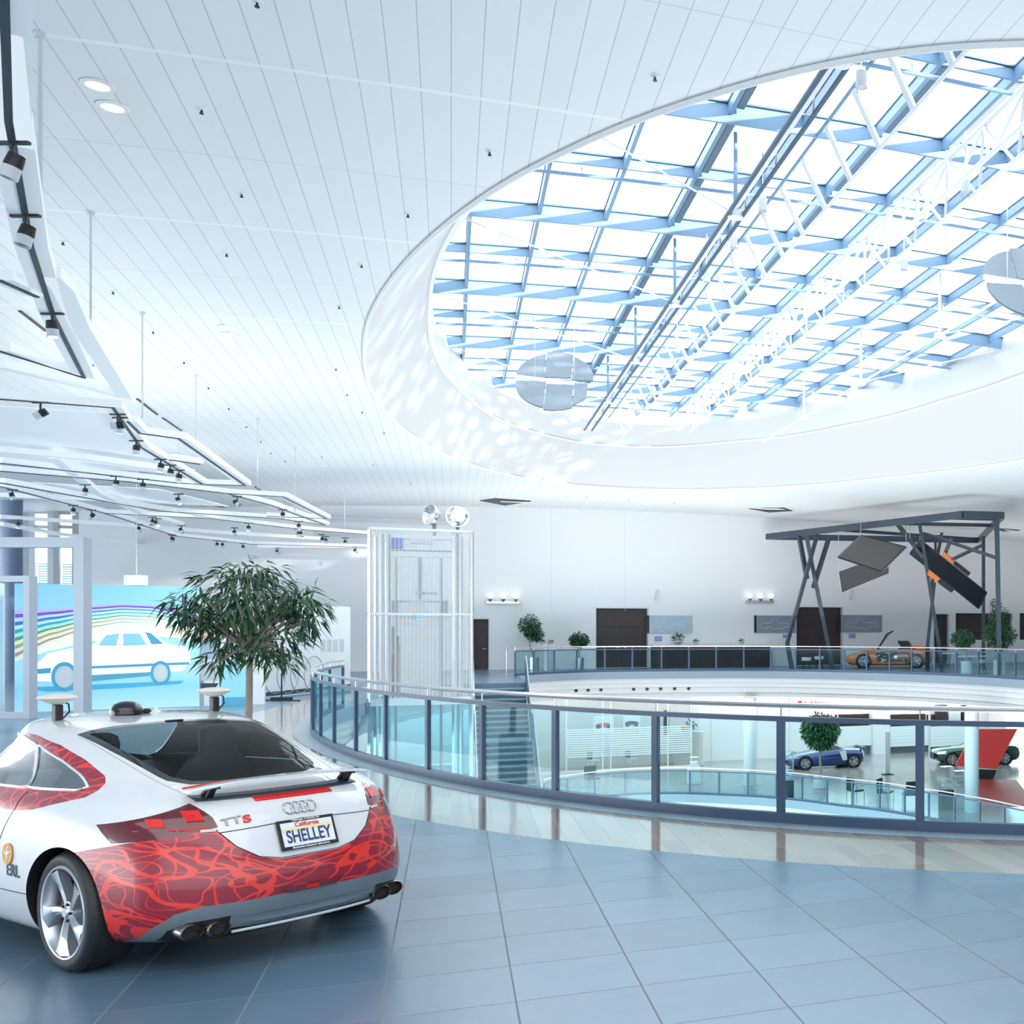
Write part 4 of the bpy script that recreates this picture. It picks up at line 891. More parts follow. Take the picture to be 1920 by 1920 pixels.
# white wall panels joints, sign, lightboxes
for k,u in enumerate((1298,1333,1420,1480)): a,_=LP.hit(u,1400); struct(MB().prism([LP.pt(a-.015,ZL,.012),LP.pt(a+.015,ZL,.012),LP.pt(a+.015,-1.3,.012),LP.pt(a-.015,-1.3,.012)],LP.n*.01).build('trim_%d'%(10+k),'lgrey'))
a,z=LP.hit(1496,1319); s_=thing('wall_sign','red rhombus and lettering high on the white wall above the blue sports car','sign',LP.pt(a,z,.05),TH)
MB().prism([LP.pt(a-.12,z-.14,.05),LP.pt(a+.12,z-.14,.05),LP.pt(a+.24,z+.14,.05),LP.pt(a,z+.14,.05)],LP.n*.03).build('rhombus','redprint',s_)
text('Audi Sport',.30,'lettering','redprint',s_,frame(LP.pt(a+.32,z,.06),LP.d,Z),align='LEFT')
for k,(u0,u1,l) in enumerate(((1547,1586,'first warm white lightbox above the striped glazing, counted from the left'),(1588,1625,'second warm white lightbox above the striped glazing'),(1660,1700,'third warm white lightbox, just right of the wall pier'),(1702,1738,'rightmost warm white lightbox beside the shelves'))):
    tag(lrect('lightbox','warm',u0,1313,u1,1337,.3,.25),l,'lightbox','lightboxes above the striped glazing')
sg=thing('striped_glazing','right-hand office front with frosted stripes behind the blue sports car','glazing',LP.px(1690,1412,.5),TH)
def striped(u0,u1):
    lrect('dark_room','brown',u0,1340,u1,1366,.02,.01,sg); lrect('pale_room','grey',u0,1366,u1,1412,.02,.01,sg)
    lrect('glass_sheet','wpane',u0,1338,u1,1413,.5,.01,sg)
    for k in range(6): lrect('frosted_stripe','frost',u0,1361+k*6.2,u1,1364.6+k*6.2,.53,.005,sg)
    for u in (u0,u1): lrect('glazing_post','lgrey',u-1,1337,u+1,1414,.55,.04,sg)
striped(1565,1629); striped(1662,1735); striped(1737,1809)
tag(lrect('pier','white',1630,1300,1660,1414,.7,.6),'white wall pier between the two striped glazings','pier')
sh=thing('display_shelf','wall shelves with boxes right of the rightmost lightbox','shelf',LP.px(1780,1352,.2),TH)
for k,(u0,u1,m_) in enumerate(((1752,1772,'brown'),(1776,1798,'screenprint'),(1801,1808,'black'))): lrect('display_box',m_,u0,1322,u1,1354,.25,.2,sh)
tag(lrect('tall_banner','beige',1850,1318,1882,1366,.3,.05),'tall beige panel on the wall behind the red slanted sign','panel')
# freestanding white totem
p=at(1664,1452,ZL); t=thing('totem_sign','slim white totem on a dark foot right of the blue sports car','sign',p,.3); MB().box((0,0,.02),(.55,.4,.04)).build('foot','black',t,world=False); MB().box((0,0,1.1),(.26,.12,2.1)).build('slab','white',t,world=False,bevel=.01)
# red slanted sign
Y=52.9; t=thing('slanted_sign','big red slanted sign on a dark foot behind the right white column','sign',at(1852,1462,ZL),0)
P=[dp(1835-20,1367,Y),dp(1908,1367,Y),dp(1868,1442,Y),dp(1791,1436,Y)]; P[0]=dp(1828,1367,Y)
MB().prism(P,(0,.25,0)).build('sign_face','red',t,bevel=.01)
MB().prism([dp(1834,1442,Y),dp(1869,1444,Y),dp(1862,1462,Y),dp(1834,1461,Y)],(0,.35,0)).build('foot','black',t)
tag(MB().prism([at(1834,1462,ZL+.006),at(1905,1462,ZL+.006),at(1945,1512,ZL+.006),at(1832,1512,ZL+.006)],(0,0,.006)).build('red_carpet','redcarpet'),'red carpet laid on the lower floor in front of the slanted sign','carpet')
# potted tree lower
p=at(1538,1478,ZL); potted(p,'round-crowned tree in a white tub in front of the blue sports car',1.9,[((0,0,2.7),.85,.85,4),((0,0,2.2),.6,.6,1)],2600,.24,.10,(.31,.55),'white',m_=('leaf','leafd'),seed=9,tr=.05)
# display cases & chairs
def vitrine(u0,v0,u1,v1,Y,lab,dark):
    c=dp((u0+u1)/2,v1,Y); c.z=ZL; w_=(u1-u0)*Y/F; zt_=EYE-(v0-HZ)*Y/F-ZL; r=thing('display_case',lab,'display case',c,.4)
    MB().box((0,0,.4),(w_,w_*.8,.8)).build('plinth','black' if dark else 'white',r,world=False,bevel=.01); MB().box((0,0,.8+(zt_-.8)/2),(w_*.98,w_*.78,zt_-.8)).build('glass_box','wpane',r,world=False)
    MB().box((0,0,1.0),(w_*.6,w_*.4,.12)).box((0,0,1.25),(w_*.7,w_*.5,.03)).build('shelf','white',r,world=False)
vitrine(1470,1408,1487,1480,46.6,'slim display case with a dark base left of the tree tub',True); vitrine(1762,1437,1786,1516,43.8,'display case with a black base left of the right white column',True); vitrine(1787,1445,1811,1514,44.5,'white display case directly beside the right white column',False)
vitrine(1290,1446,1312,1478,51.2,'low framed display case left of the left white column',False)
def lounge(u,v,Y,rz,lab,sc_=1):
    c=dp(u,v,Y); c.z=ZL; r=thing('lounge_chair',lab,'chair',c,rz)
    MB().box((0,0,.42),(.58,.56,.08)).build('seat','black',r,world=False,bevel=.03); MB().box((0,.27,.72),(.56,.07,.52)).build('backrest','black',r,world=False,bevel=.03)
    for x in (-.3,.3): MB().path([(x,-.25,0),(x,-.25,.62),(x,.25,.62),(x,.25,0)],.015,6).build('arm_frame','chrome',r,world=False)
lounge(1604,1500,46.3,2.2,'black lounge chair behind the lower balustrade right of the tree tub'); lounge(1708,1498,45.2,3.4,'black lounge chair near the bend of the lower balustrade'); lounge(1660,1500,45.8,1.2,'black lounge chair between the two others along the lower balustrade'); lounge(1110,1478,50,.6,'black lounge chair seen through the glass at the left of the lower opening')
# lower left: curved counter and blue panel seen through the balustrade
cc=thing('curved_counter','curved white and blue counter on the lower floor seen through the near balustrade','counter',at(700,1450,ZL))
q=[at(u,v,ZL) for u,v in ((560,1470),(640,1478),(740,1482),(850,1478))]
MB().strip(q,.7,1.05).build('counter_front','screenprint',cc); MB().strip([p+Z*1.05 for p in q],.8,.06).build('counter_top','white',cc)
bp=mat('blue_glow_panel',(.30,.68,.88),.4,emit=.25)
tag(MB().strip([at(u,v,ZL) for u,v in ((560,1440),(700,1448))],.15,2.4).build('blue_panel',bp),'light blue display wall on the lower floor behind the near balustrade','display wall')
tag(MB().strip([at(u,v,ZL) for u,v in ((705,1462),(880,1458))],.15,1.6).build('glass_partition',M['wpane']),'clear glass partition on the lower floor behind the lift','partition')
# tiny black spots let into the slab edge
for k,u in enumerate((1104,1127,1151,1211,1236,1260,1284,1308)):
    a=void.ang(at(u,1263,0)); p=void.p(a,.10,-.45+0); o=MB().lathe([(0,-.02),(.075,-.02),(.075,.04)],(0,0,0),12,ax=-(void.p(a,.2)-void.p(a,0))).build('edge_spot','black'); o.location=void.p(a,.34,-.90); tag(o,'small round black spots let into the white edge of the far upper floor','spotlight','spots in the slab edge')
# chairs, tables beside the pavilion
def table(u,v,lab):
    c=at(u,v,0); r=thing('round_table',lab,'table',c); MB().lathe([(0,.70),(.85,.70),(.85,.74),(0,.74)],(0,0,0),30).build('tabletop','white',r,world=False,smooth=True)
    for a in (.5,2.1,3.7,5.2): MB().tube((.35*math.cos(a),.35*math.sin(a),.7),(.6*math.cos(a),.6*math.sin(a),0),.02,8).build('leg','grey',r,world=False)
table(1829,1260,'round white table on slanted legs right of the orange car'); table(1790,1251,'second white round table, just behind the orange car')
def stool(u,v,lab,rz=0):
    c=at(u,v,0); r=thing('shell_chair',lab,'chair',c,rz); MB().lathe([(0,.44),(.22,.45),(.25,.6),(.23,.6),(.20,.48),(0,.47)],(0,0,0),18).build('shell_seat','white',r,world=False,smooth=True)
    for a in (.8,2.4,3.9,5.5): MB().tube((.12*math.cos(a),.12*math.sin(a),.44),(.24*math.cos(a),.24*math.sin(a),0),.015,6).build('leg','black',r,world=False)
stool(1512,1256,'white shell chair between the pavilion legs'); stool(1842,1262,'white shell chair right of the round table'); stool(1536,1253,'white shell chair in front of the second double door')
# ---------------- left side of the upper hall ----------------
# blue light wall with a rainbow and a drawn saloon
ML=at(27,1336,0); MR=at(374,1324,0); MP=Plane(ML,MR); mw_=MP.L
_,mtL=MP.hit(27,1090); _,mtR=MP.hit(372,1104); mt=(mtL+mtR)/2
def gradmat(name,cols,axis='Y',emit=.0):
    m,nt,b_=new(name); tc=nt.nodes.new('ShaderNodeTexCoord'); sp=nt.nodes.new('ShaderNodeSeparateXYZ'); cr=nt.nodes.new('ShaderNodeValToRGB'); L=nt.links.new
    L(tc.outputs['Generated'],sp.inputs[0]); L(sp.outputs['XYZ'.index(axis)],cr.inputs[0]); e=cr.color_ramp.elements
    while len(e)<len(cols): e.new(.5)
    for el,(p,c) in zip(e,cols): el.position=p; el.color=(*c,1)
    L(cr.outputs[0],b_.inputs['Base Color']); L(cr.outputs[0],b_.inputs['Emission Color']); b_.inputs['Emission Strength'].default_value=emit; b_.inputs['Roughness'].default_value=.4; return m
M['mural']=gradmat('printed_sky',[(0,(.50,.78,.88)),(.17,(.28,.66,.85)),(.30,(.42,.74,.88)),(.6,(.36,.72,.88)),(1,(.30,.66,.85))],'Z',.22)
mural=thing('light_wall','big light blue backlit wall printed with a rainbow and a drawn saloon car','display wall',MP.pt(mw_/2,0),0)
MB().prism([MP.pt(0,0,0),MP.pt(mw_,0,0),MP.pt(mw_,mt,0),MP.pt(0,mt,0)],-MP.n*.35).build('printed_face','mural',mural)
def mcol(n,c,e=.2): return mat(n,c,.4,emit=e)
band=[(0.50,.045,(.62,.50,.90)),(.47,.05,(.16,.12,.62)),(.43,.03,(.55,.75,.92)),(.40,.035,(.05,.20,.70)),(.36,.028,(.55,.85,.92)),(.335,.03,(.03,.42,.50)),(.30,.035,(.40,.85,.70)),(.265,.028,(.10,.35,.25)),(.235,.035,(.82,.86,.45)),(.20,.028,(.35,.38,.30)),(.17,.035,(.92,.84,.50)),(.135,.03,(.28,.32,.42)),(.10,.03,(.95,.80,.60))]
pxs=[27,60,100,145,180,230,280,330,372]; top=[1144,1144,1142,1139,1135,1132,1134,1142,1158]
pa=[MP.hit(u,v) for u,v in zip(pxs,top)]
bot_=[1240,1222,1205,1190,1180,1172,1174,1186,1205]
pb=[MP.hit(u,v) for u,v in zip(pxs,bot_)]
def spl(P,x):
    xs=[p[0] for p in P]
    for (x0,y0),(x1,y1) in zip(P,P[1:]):
        if x<=x1+1e-6: f=max(0,(x-x0)/(x1-x0)); f2=f*f*(3-2*f)*.5+f*.5; return y0*(1-f2)+y1*f2
    return P[-1][1]
nb_=len(band)
for i,(_,__,c) in enumerate(band):
    k0,k1=i/nb_,(i+1.0 if i not in(0,1) else i+1.15)/nb_; ribbon=MB(); P=[];n=40
    for j in range(n+1):
        x=.01+(mw_-.02)*j/n; f=x/mw_; T_,B_=spl(pa,x),spl(pb,x); fade=1 if i<3 else max(.12,1-f*1.15*(i/nb_+.25))
        z0=T_+(B_-T_)*k0; z1=T_+(B_-T_)*(k0+(k1-k0)*fade); P+=[MP.pt(x,z0,.002+i*.0003),MP.pt(x,z1,.002+i*.0003)]
    ribbon.add(P,[(2*j,2*j+1,2*j+3,2*j+2) for j in range(n)]).build('rainbow_band',mcol('rainbow_%d'%i,c),mural)
# pale swoosh under the rainbow
P=[];n=30
for j in range(n+1): x=.01+(mw_-.02)*j/n; T_,B_=spl(pa,x),spl(pb,x); P+=[MP.pt(x,T_+(B_-T_)*(.18 if x>1 else .5),.0012),MP.pt(x,B_-.55*(x/mw_)*(1-x/mw_)*2,.0012)]
MB().add(P,[(2*j,2*j+1,2*j+3,2*j+2) for j in range(n)]).build('pale_swoosh',gradmat('swoosh',[(0,(.85,.88,.80)),(.5,(.92,.90,.70)),(1,(.60,.86,.84))],'Z',.25),mural)
carP=lambda pts,off=.008:[MP.px(u,v,off) for u,v in pts]
def artp(name,pts,m_,off): MB().prism(carP(pts,off),MP.n*.0015).build(name,m_,dcar)
dcar=MB().prism(carP([(68,1277),(50,1258),(66,1248),(90,1225),(130,1216),(168,1214),(200,1186),(216,1182),(268,1181),(285,1186),(316,1208),(350,1212),(357,1225),(357,1244),(340,1258),(300,1262),(165,1272),(100,1278)],.006),MP.n*.0015).build('drawn_car',mcol('print_white_lit',(.93,.95,.96),.3),mural)
tl=mcol('print_teal',(.10,.42,.60),.1); tl2=mcol('print_teal_light',(.30,.68,.82),.15)
MX[dcar.name]=MX[mural.name]
artp('drawn_window',[(184,1210),(199,1191),(220,1188),(224,1188),(218,1211)],tl2,.009); artp('drawn_window',[(231,1188),(262,1188),(275,1209),(231,1211)],tl2,.009); artp('drawn_window',[(272,1185),(283,1187),(306,1207),(284,1208)],tl,.009)
artp('drawn_trim',[(165,1249),(355,1241),(355,1246),(165,1254)],tl,.009); artp('drawn_trim',[(165,1266),(280,1260),(300,1255),(280,1267),(165,1278)],tl,.009); artp('drawn_trim',[(50,1256),(95,1252),(95,1262),(66,1264)],tl,.009)
artp('drawn_shadow',[(70,1288),(160,1284),(345,1276),(338,1282),(230,1290),(90,1297),(66,1294)],mcol('print_shadow',(.08,.48,.74),.12),.004)
def ring_art(u,v,ru,rv,k,m_,off): artp('drawn_wheel',[(u+ru*k*math.cos(t),v+rv*k*math.sin(t)) for t in [2*PI*i/28 for i in range(28)]],m_,off)
for u,v,ru,rv in ((121,1269,25,28),(301,1262,19,23)):
    ring_art(u,v,ru,rv,1.0,tl,.011); ring_art(u,v,ru,rv,.72,'white',.014); ring_art(u,v,ru,rv,.62,tl2,.016); ring_art(u,v,ru,rv,.56,'white',.018)
MX_=MX
# white panel left of it, frames
P0=at(-60,1344,0); tag(MB().prism([P0,ML+Vector((-.35,-.1,0)),ML+Vector((-.35,-.1,mt)),P0+Z*mt],(0,.25,0)).build('white_panel','screenprint'),'plain white partition at the left edge beside the blue light wall','partition')
M['frame']=mat('portal_grey',(.42,.47,.53),.4,.2)
def portal(u0,u1,vt,vb,Y,w_,lab,bottom=False):
    a=dp(u0,vb,Y);b_=dp(u1,vb,Y);a.z=b_.z=0; zt_=EYE-(vt-HZ)*Y/F; r=thing('portal_frame',lab,'frame',(a+b_)/2)
    for p in (a,b_): MB().box(p+Vector((0,0,zt_/2)),(w_,.22,zt_)).build('post','frame',r)
    MB().box(Vector(((a.x+b_.x)/2,a.y,zt_-w_/2)),(b_.x-a.x+w_*.99,.215,w_)).build('top_beam','frame',r)
    if bottom: MB().box(Vector(((a.x+b_.x)/2,a.y,w_/2)),(b_.x-a.x+w_*.98,.212,w_)).build('bottom_beam','frame',r)
portal(-170,155,1008,1360,21.5,.20,'large grey portal frame standing in front of the blue light wall'); portal(-130,57,1080,1345,23.4,.13,'smaller grey frame with a floor beam at the left edge',True)
# window facade and grey column far left
for k in range(6):
    u0=-130+k*46; x0=WP.hit(u0,1100)[0]; x1=WP.hit(u0+44,1100)[0]; root=thing('window_%d'%(k+1),None,None,WP.pt((x0+x1)/2,WZ0,-.1),TH); root['kind']='structure'
    fr=MB(); zm=WP.hit(u0,1026)[1]; zn=WP.hit(u0,990)[1]
    def wb_(a,c,z0,z1,o,dp_,B): B.prism([WP.pt(a,z0,o),WP.pt(c,z0,o),WP.pt(c,z1,o),WP.pt(a,z1,o)],-WP.n*dp_)
    for x in (x0,x1-.16): wb_(x,x+.2,WZ0,WZ1,.02,.25,fr)
    for z in (WZ0,zm,zn,WZ1-.12): wb_(x0,x1,z,z+.13,.0,.2,fr)
    fr.build('window_frame','grey' if k%2 else 'frame',root)
    pn=MB(); wb_(x0,x1,WZ0,WZ1,-.12,.02,pn); pn.build('pane','wpane',root)
    b=MB()
    for j in range(18): z=WZ0+.25+j*.10; b.prism([WP.pt(x0+.25,z,-.16),WP.pt(x0+.25+(x1-x0)*.5,z,-.16),WP.pt(x0+.25+(x1-x0)*.5,z+.06,-.24),WP.pt(x0+.25,z+.06,-.24)],(0,0,.008))
    b.build('blind','blindg',root)
tag(MB().lathe([(.34,0),(.34,7.2)],dp(22,1275,41.5).xyz*1+Vector((0,0,-dp(22,1275,41.5).z)),24).build('column',mat('column_blue_grey',(.16,.22,.33),.4),smooth=True),'dark blue-grey round column in front of the far left windows','column')
# plain grey wall behind the left exhibition
# hanging white box sign
c=dp(255,1098,34); r=thing('hanging_box','small white box hanging on a rod above the blue light wall','box sign',c); MB().box((0,0,.16),(.55,.3,.32)).build('box','screenprint',r,world=False,bevel=.01); MB().tube((.02,0,.3),(.02,0,4.2),.012,6).build('rod','white',r,world=False)
# car picture wall, right of the mural
P2=Plane(at(376,1324,0)+Vector((.02,.1,0)),at(480,1330,0)+Vector((0,2.2,0)))
aw=P2.hit(496,1200)[0]; zt2=P2.hit(430,1160)[1]
r=thing('picture_wall','white wall printed with cars right of the blue light wall behind the tree trunk','display wall',P2.pt(aw/2,0))
MB().prism([P2.pt(0,0),P2.pt(aw,0),P2.pt(aw,zt2),P2.pt(0,zt2)],-P2.n*.3).build('printed_face','screenprint',r)
def p2r(name,pts,m_,off=.004): MB().prism([P2.px(u,v,off) for u,v in pts],P2.n*.002).build(name,m_,r)
p2r('orange_print',[(376,1168),(440,1160),(440,1196),(376,1200)],mcol('print_orange',(.95,.62,.40),.1))
p2r('grey_print',[(376,1205),(408,1205),(408,1236),(376,1236)],'photo2'); p2r('silver_print',[(376,1240),(408,1240),(408,1276),(376,1276)],'lgrey'); p2r('dark_stripe',[(376,1281),(410,1281),(404,1290),(376,1290)],'darksteel'); p2r('blue_print',[(380,1292),(414,1292),(414,1302),(380,1302)],tl2)
p2r('blue_car_print',[(410,1245),(440,1236),(462,1250),(470,1310),(415,1318)],tl2,.006); p2r('blue_machine_print',[(415,1308),(473,1306),(473,1326),(415,1327)],tl,.008)
# white text wall with rings
T0=at(480,1312,0)+Vector((0,.6,0)); T0=at(497,1309,0); T1=at(657,1292,0); TP=Plane(T0,T1)
zt3=TP.hit(640,1137)[1]
r=thing('text_wall','white partition with black lettering and four large rings left of the lift','display wall',TP.pt(TP.L/2,0))
MB().prism([TP.pt(-.1,0.0),TP.pt(TP.L,0.0),TP.pt(TP.L,zt3),TP.pt(-.1,zt3)],-TP.n*.25).build('panel','screenprint',r)
MB().prism([TP.pt(-.1,.05,.003),TP.pt(TP.L,.05,.003),TP.pt(TP.L,.16,.003),TP.pt(-.1,.16,.003)],TP.n*.01).build('skirting','darksteel',r)
a_,z_=TP.hit(560,1180)
for s__,v_,sz in (('Vorsprung',1167,9),('durch',1183,9),('Technik.',1199,9),('50.',1220,11)):
    aa,zz=TP.hit(577 if s__!='50.' else 562,v_); text(s__,sz*1.75*TP.pt(aa,0).y/F,'lettering','black',r,frame(TP.pt(aa,zz,.006),TP.d,Z),align='RIGHT',bold=.008)
for k in range(4):
    u=515+k*24.5; aa,zz=TP.hit(u,1264); rr=.55; MB().path([TP.pt(aa+rr*math.cos(t),zz+rr*math.sin(t),.01) for t in [2*PI*i/40 for i in range(40)]],.012,5,closed=True).build('ring_outline','photo2',r)
for k in range(4):
    u0=602+k*11.5; P=[TP.px(u0,1199,.006),TP.px(u0+8,1199,.006),TP.px(u0+8,1222,.006),TP.px(u0,1222,.006)]; MB().prism([P[3],P[2],P[1],P[0]],TP.n*.001).build('text_block','lgrey',r)
p=at(528,1314,0)+Vector((0,.0,0)); r=thing('barrier_stand','thin black stand on a cross foot in front of the white text wall','stand',p); MB().box((0,0,.05),(.5,.18,.1)).build('foot','black',r,world=False); MB().box((0,-.1,.015),(1.1,.05,.03)).build('crossbar','black',r,world=False); MB().tube((0,0,.05),(0,0,.75),.02,8).build('pole','black',r,world=False)
# info terminals beside the lift
c=at(671,1322,0)+Vector((-.3,2.6,0)); r=thing('info_terminal','dark terminal with a red and blue screen left of the lift','terminal',c); MB().box((0,0,.75),(.34,.2,1.5)).build('column','darksteel',r,world=False); MB().box((0,-.11,1.55),(.30,.03,.40)).build('casing','black',r,world=False); MB().box((0,-.13,1.52),(.16,.02,.26)).build('screen',mat('screen_red',(.55,.12,.30),.3,emit=.6),r,world=False)
c2=c+Vector((.35,.6,0)); tag(MB().box(c2+Z*1.75,(.10,.5,1.2)).build('wall_screen',mat('screen_blue',(.15,.45,.65),.3,emit=.3)),'narrow blue screen standing against the lift','screen')
# ---------------- the big tree ----------------
tl_=at(462,1479,0); root=potted(tl_,'large weeping fig tree with long leaves and a pale trunk behind the white car',1.66,
 [((-.04,0,2.33),.60,.6,5),((-.75,.05,2.18),.26,.8,1.1),((-.5,-.05,2.02),.30,.7,1.2),((.63,0,2.27),.30,.7,1.2),((.74,0,2.08),.24,.9,.9),((-.2,.1,1.88),.38,.7,1.8),((.37,0,1.80),.32,.8,1.4),((-.33,.05,1.56),.18,.8,.5),((.43,0,1.55),.18,.8,.5),((.1,.1,1.64),.22,.8,.6),((.05,0,2.62),.34,.4,1)],1500,.215,.036,(.2,.38),'white',m_=('leafd','leaf'),droop=.7,seed=21,tr=.040,name='fig_tree',cat='tree',lean=.06)
# ---------------- ceiling fittings ----------------
SPR=[(378,204),(453,362),(118,452),(425,474),(765,400),(918,283),(1228,142),(678,495),(636,573),(212,545),(287,620),(345,677),(630,690),(651,738),(391,725),(429,764),(462,798),(679,771),(489,826),(508,848),(535,863),(603,855),(720,810),(482,2),(1100,930),(1180,938),(1264,942),(700,870),(770,905)]
b0=None
for i,(u,v) in enumerate(SPR):
    p=onvault(u,v,zceil)
    if b0 is None:
        b0=thing('sprinkler','tiny black and white sprinkler heads on the ceiling','sprinkler',p,0,'sprinklers on the ceiling'); MB().lathe([(0,-.02),(.045,-.012),(.052,0)],(0,0,0),16).build('rosette','white',b0,world=False); MB().tube((0,0,-.01),(0,0,-.045),.012,8).lathe([(.022,-.058),(.022,-.048),(0,-.045)],(0,0,0),10).build('head','black',b0,world=False)
    else: dup(b0,p)
for (u,v),l in (((183,158),'upper of the two round downlights near the top left'),((211,199),'lower of the two round downlights near the top left'),((425,612),'faint round downlight in the middle of the ceiling, left one'),((431,626),'faint round downlight in the middle of the ceiling, right one')):
    p=onvault(u,v,zceil)-Z*.012; r=thing('downlight',l,'ceiling light',p); MB().lathe([(.11,-.012),(.15,-.01),(.155,.0),(.11,0)],(0,0,0),24,ring=True).build('ring','white',r,world=False); MB().lathe([(0,-.008),(.10,-.008),(.10,0)],(0,0,0),20).build('lens','globe',r,world=False)
def hatch(pts,lab):
    P=[onvault(u,v,zceil)-Z*.03 for u,v in pts]; r=thing('ceiling_hatch',lab,'ceiling opening',sum(P,Vector())/len(P)); MB().prism(P,(0,0,.025)).build('opening','hatch',r)
    m_=P[len(P)//2]; MB().bar(P[0].lerp(m_,.4)-Z*.02,m_-Z*.05,.3,.02).build('flap','white',r)
hatch([(900,938),(928,934),(996,939),(947,947)],'dark ceiling opening with white flaps above the small brown door'); hatch([(1404,953),(1440,956),(1470,952),(1486,957),(1442,960)],'dark ceiling opening above the second double door'); hatch([(1866,990),(1890,992),(1912,994),(1880,996)],'thin dark ceiling opening at the right edge behind the pavilion')
hatch([(28,765),(75,768),(133,784),(110,786),(60,775)],'dark lens-shaped ceiling opening above the near track lights'); hatch([(0,782),(20,785),(48,795),(0,795)],'dark ceiling opening at the left edge below the lens-shaped one'); hatch([(160,885),(200,893),(247,895),(225,897),(180,893)],'long dark ceiling slot above the middle light frames'); hatch([(246,878),(270,882),(297,881),(290,885),(262,884)],'short dark ceiling slot right of the long one'); hatch([(360,943),(395,945),(420,950),(385,949)],'small dark ceiling opening above the far light frames')
# dashed slot line along the ceiling
cnt=0
for (u0,v0),(u1,v1) in (((226,724),(247,740)),((257,747),(295,777)),((305,783),(340,807)),((346,813),(375,836)),((382,841),(405,857)),((413,863),(440,885)),((445,890),(470,906)),((478,912),(497,927)),((149,667),(174,685)),((37,582),(86,620)),((1018,990-61),(1040,950)),((1180,950),(1225,933)),((1090,945),(1100,925))):
    if cnt<10:
        p,q=onvault(u0,v0,zceil),onvault(u1,v1,zceil); tag(MB().bar(p-Z*.01,q-Z*.01,.05,.02).build('ceiling_slot','hatch'),'short dark slots forming a broken line across the ceiling','slot','slots in a line on the ceiling')
    cnt+=1
# ---------------- suspended light frames ----------------
ZF=5.6
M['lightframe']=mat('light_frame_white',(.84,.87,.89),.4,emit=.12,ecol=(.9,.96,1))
M['track']=mat('light_track',(.03,.04,.05),.4)
FR=[('nearest light frame at the upper left edge, cut by the picture',[[(6,-60),(16,225),(58,462),(100,592),(158,708),(0,658)],[(70,556),(0,525)]],1,.26),
('light frame just outside the nearest one, ending in a point below it',[[(4,60),(33,275)],[(92,520),(118,545),(150,615),(235,748),(0,690)]],0,.20),
('light frame ending above the row of three near spotlights',[[(0,748),(212,764),(264,838),(380,908),(330,905),(0,868)],[(262,812),(335,822),(460,910),(380,908)],[(262,812),(240,790)],[(318,862),(375,870)]],1,.26),
('narrow light frame behind the cluster of three spotlights',[[(0,883),(240,903),(425,925),(510,948),(610,984),(520,972),(300,958),(0,905)],[(425,925),(530,931),(612,972),(500,968)]],1,.26),
('long light frame running to the lift',[[(0,912),(195,962),(395,972),(560,992),(690,1002)],[(195,962),(330,1005),(470,1020),(690,1026)]],1,.24),
('lowest light frame along the top of the grey wall',[[(0,985),(110,1004),(300,1026),(500,1027),(690,1027)],[(0,972),(200,985),(400,1000),(600,1012)]],0,.22),
('light frame crossing high over the grey portal',[[(0,848),(160,862),(360,890)],[(0,932),(200,940),(330,960),(480,985)],[(100,860),(180,925),(260,962),(340,985)]],0,.20)]
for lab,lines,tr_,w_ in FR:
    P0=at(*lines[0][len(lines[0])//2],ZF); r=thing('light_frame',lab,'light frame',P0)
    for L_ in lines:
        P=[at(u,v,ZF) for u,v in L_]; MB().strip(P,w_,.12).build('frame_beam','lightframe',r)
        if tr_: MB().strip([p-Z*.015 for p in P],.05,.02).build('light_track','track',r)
# thin reflector sheets between the beams
for lab,pts in (('pale reflector sheet inside the row-of-three light frame',[(0,762),(200,775),(330,890),(0,862)]),('pale reflector sheet inside the narrow light frame',[(60,905),(300,918),(430,950),(120,935)])):
    tag(MB().prism([at(u,v,ZF+.25) for u,v in pts],(0,0,.02)).build('reflector_sheet','lightframe'),lab,'reflector')
# rods from the ceiling
for (u0,v0),zb,l in (((75,62),5.7,'thick pale hanging rod near the top left'),((170,396),5.7,'hanging rod below the second ceiling strip'),((267,585),5.7,'tall hanging rod in the middle of the left ceiling'),((367,702),5.7,'thin hanging rod right of the tall one'),((483,783),5.7,'slanted hanging rod above the far light frames'),((553,838),5.6,'thin far hanging rod left of the lift'),((646,881),5.6,'thin far hanging rod nearest to the lift')):
    p=onvault(u0,v0,zceil); q=Vector((p.x,p.y,zb)); tag(MB().tube(q,p,.022 if u0<100 else .014,6).lathe([(.04,-.05),(.05,0)],p,8).build('hanging_rod','lgrey'),l,'rod')
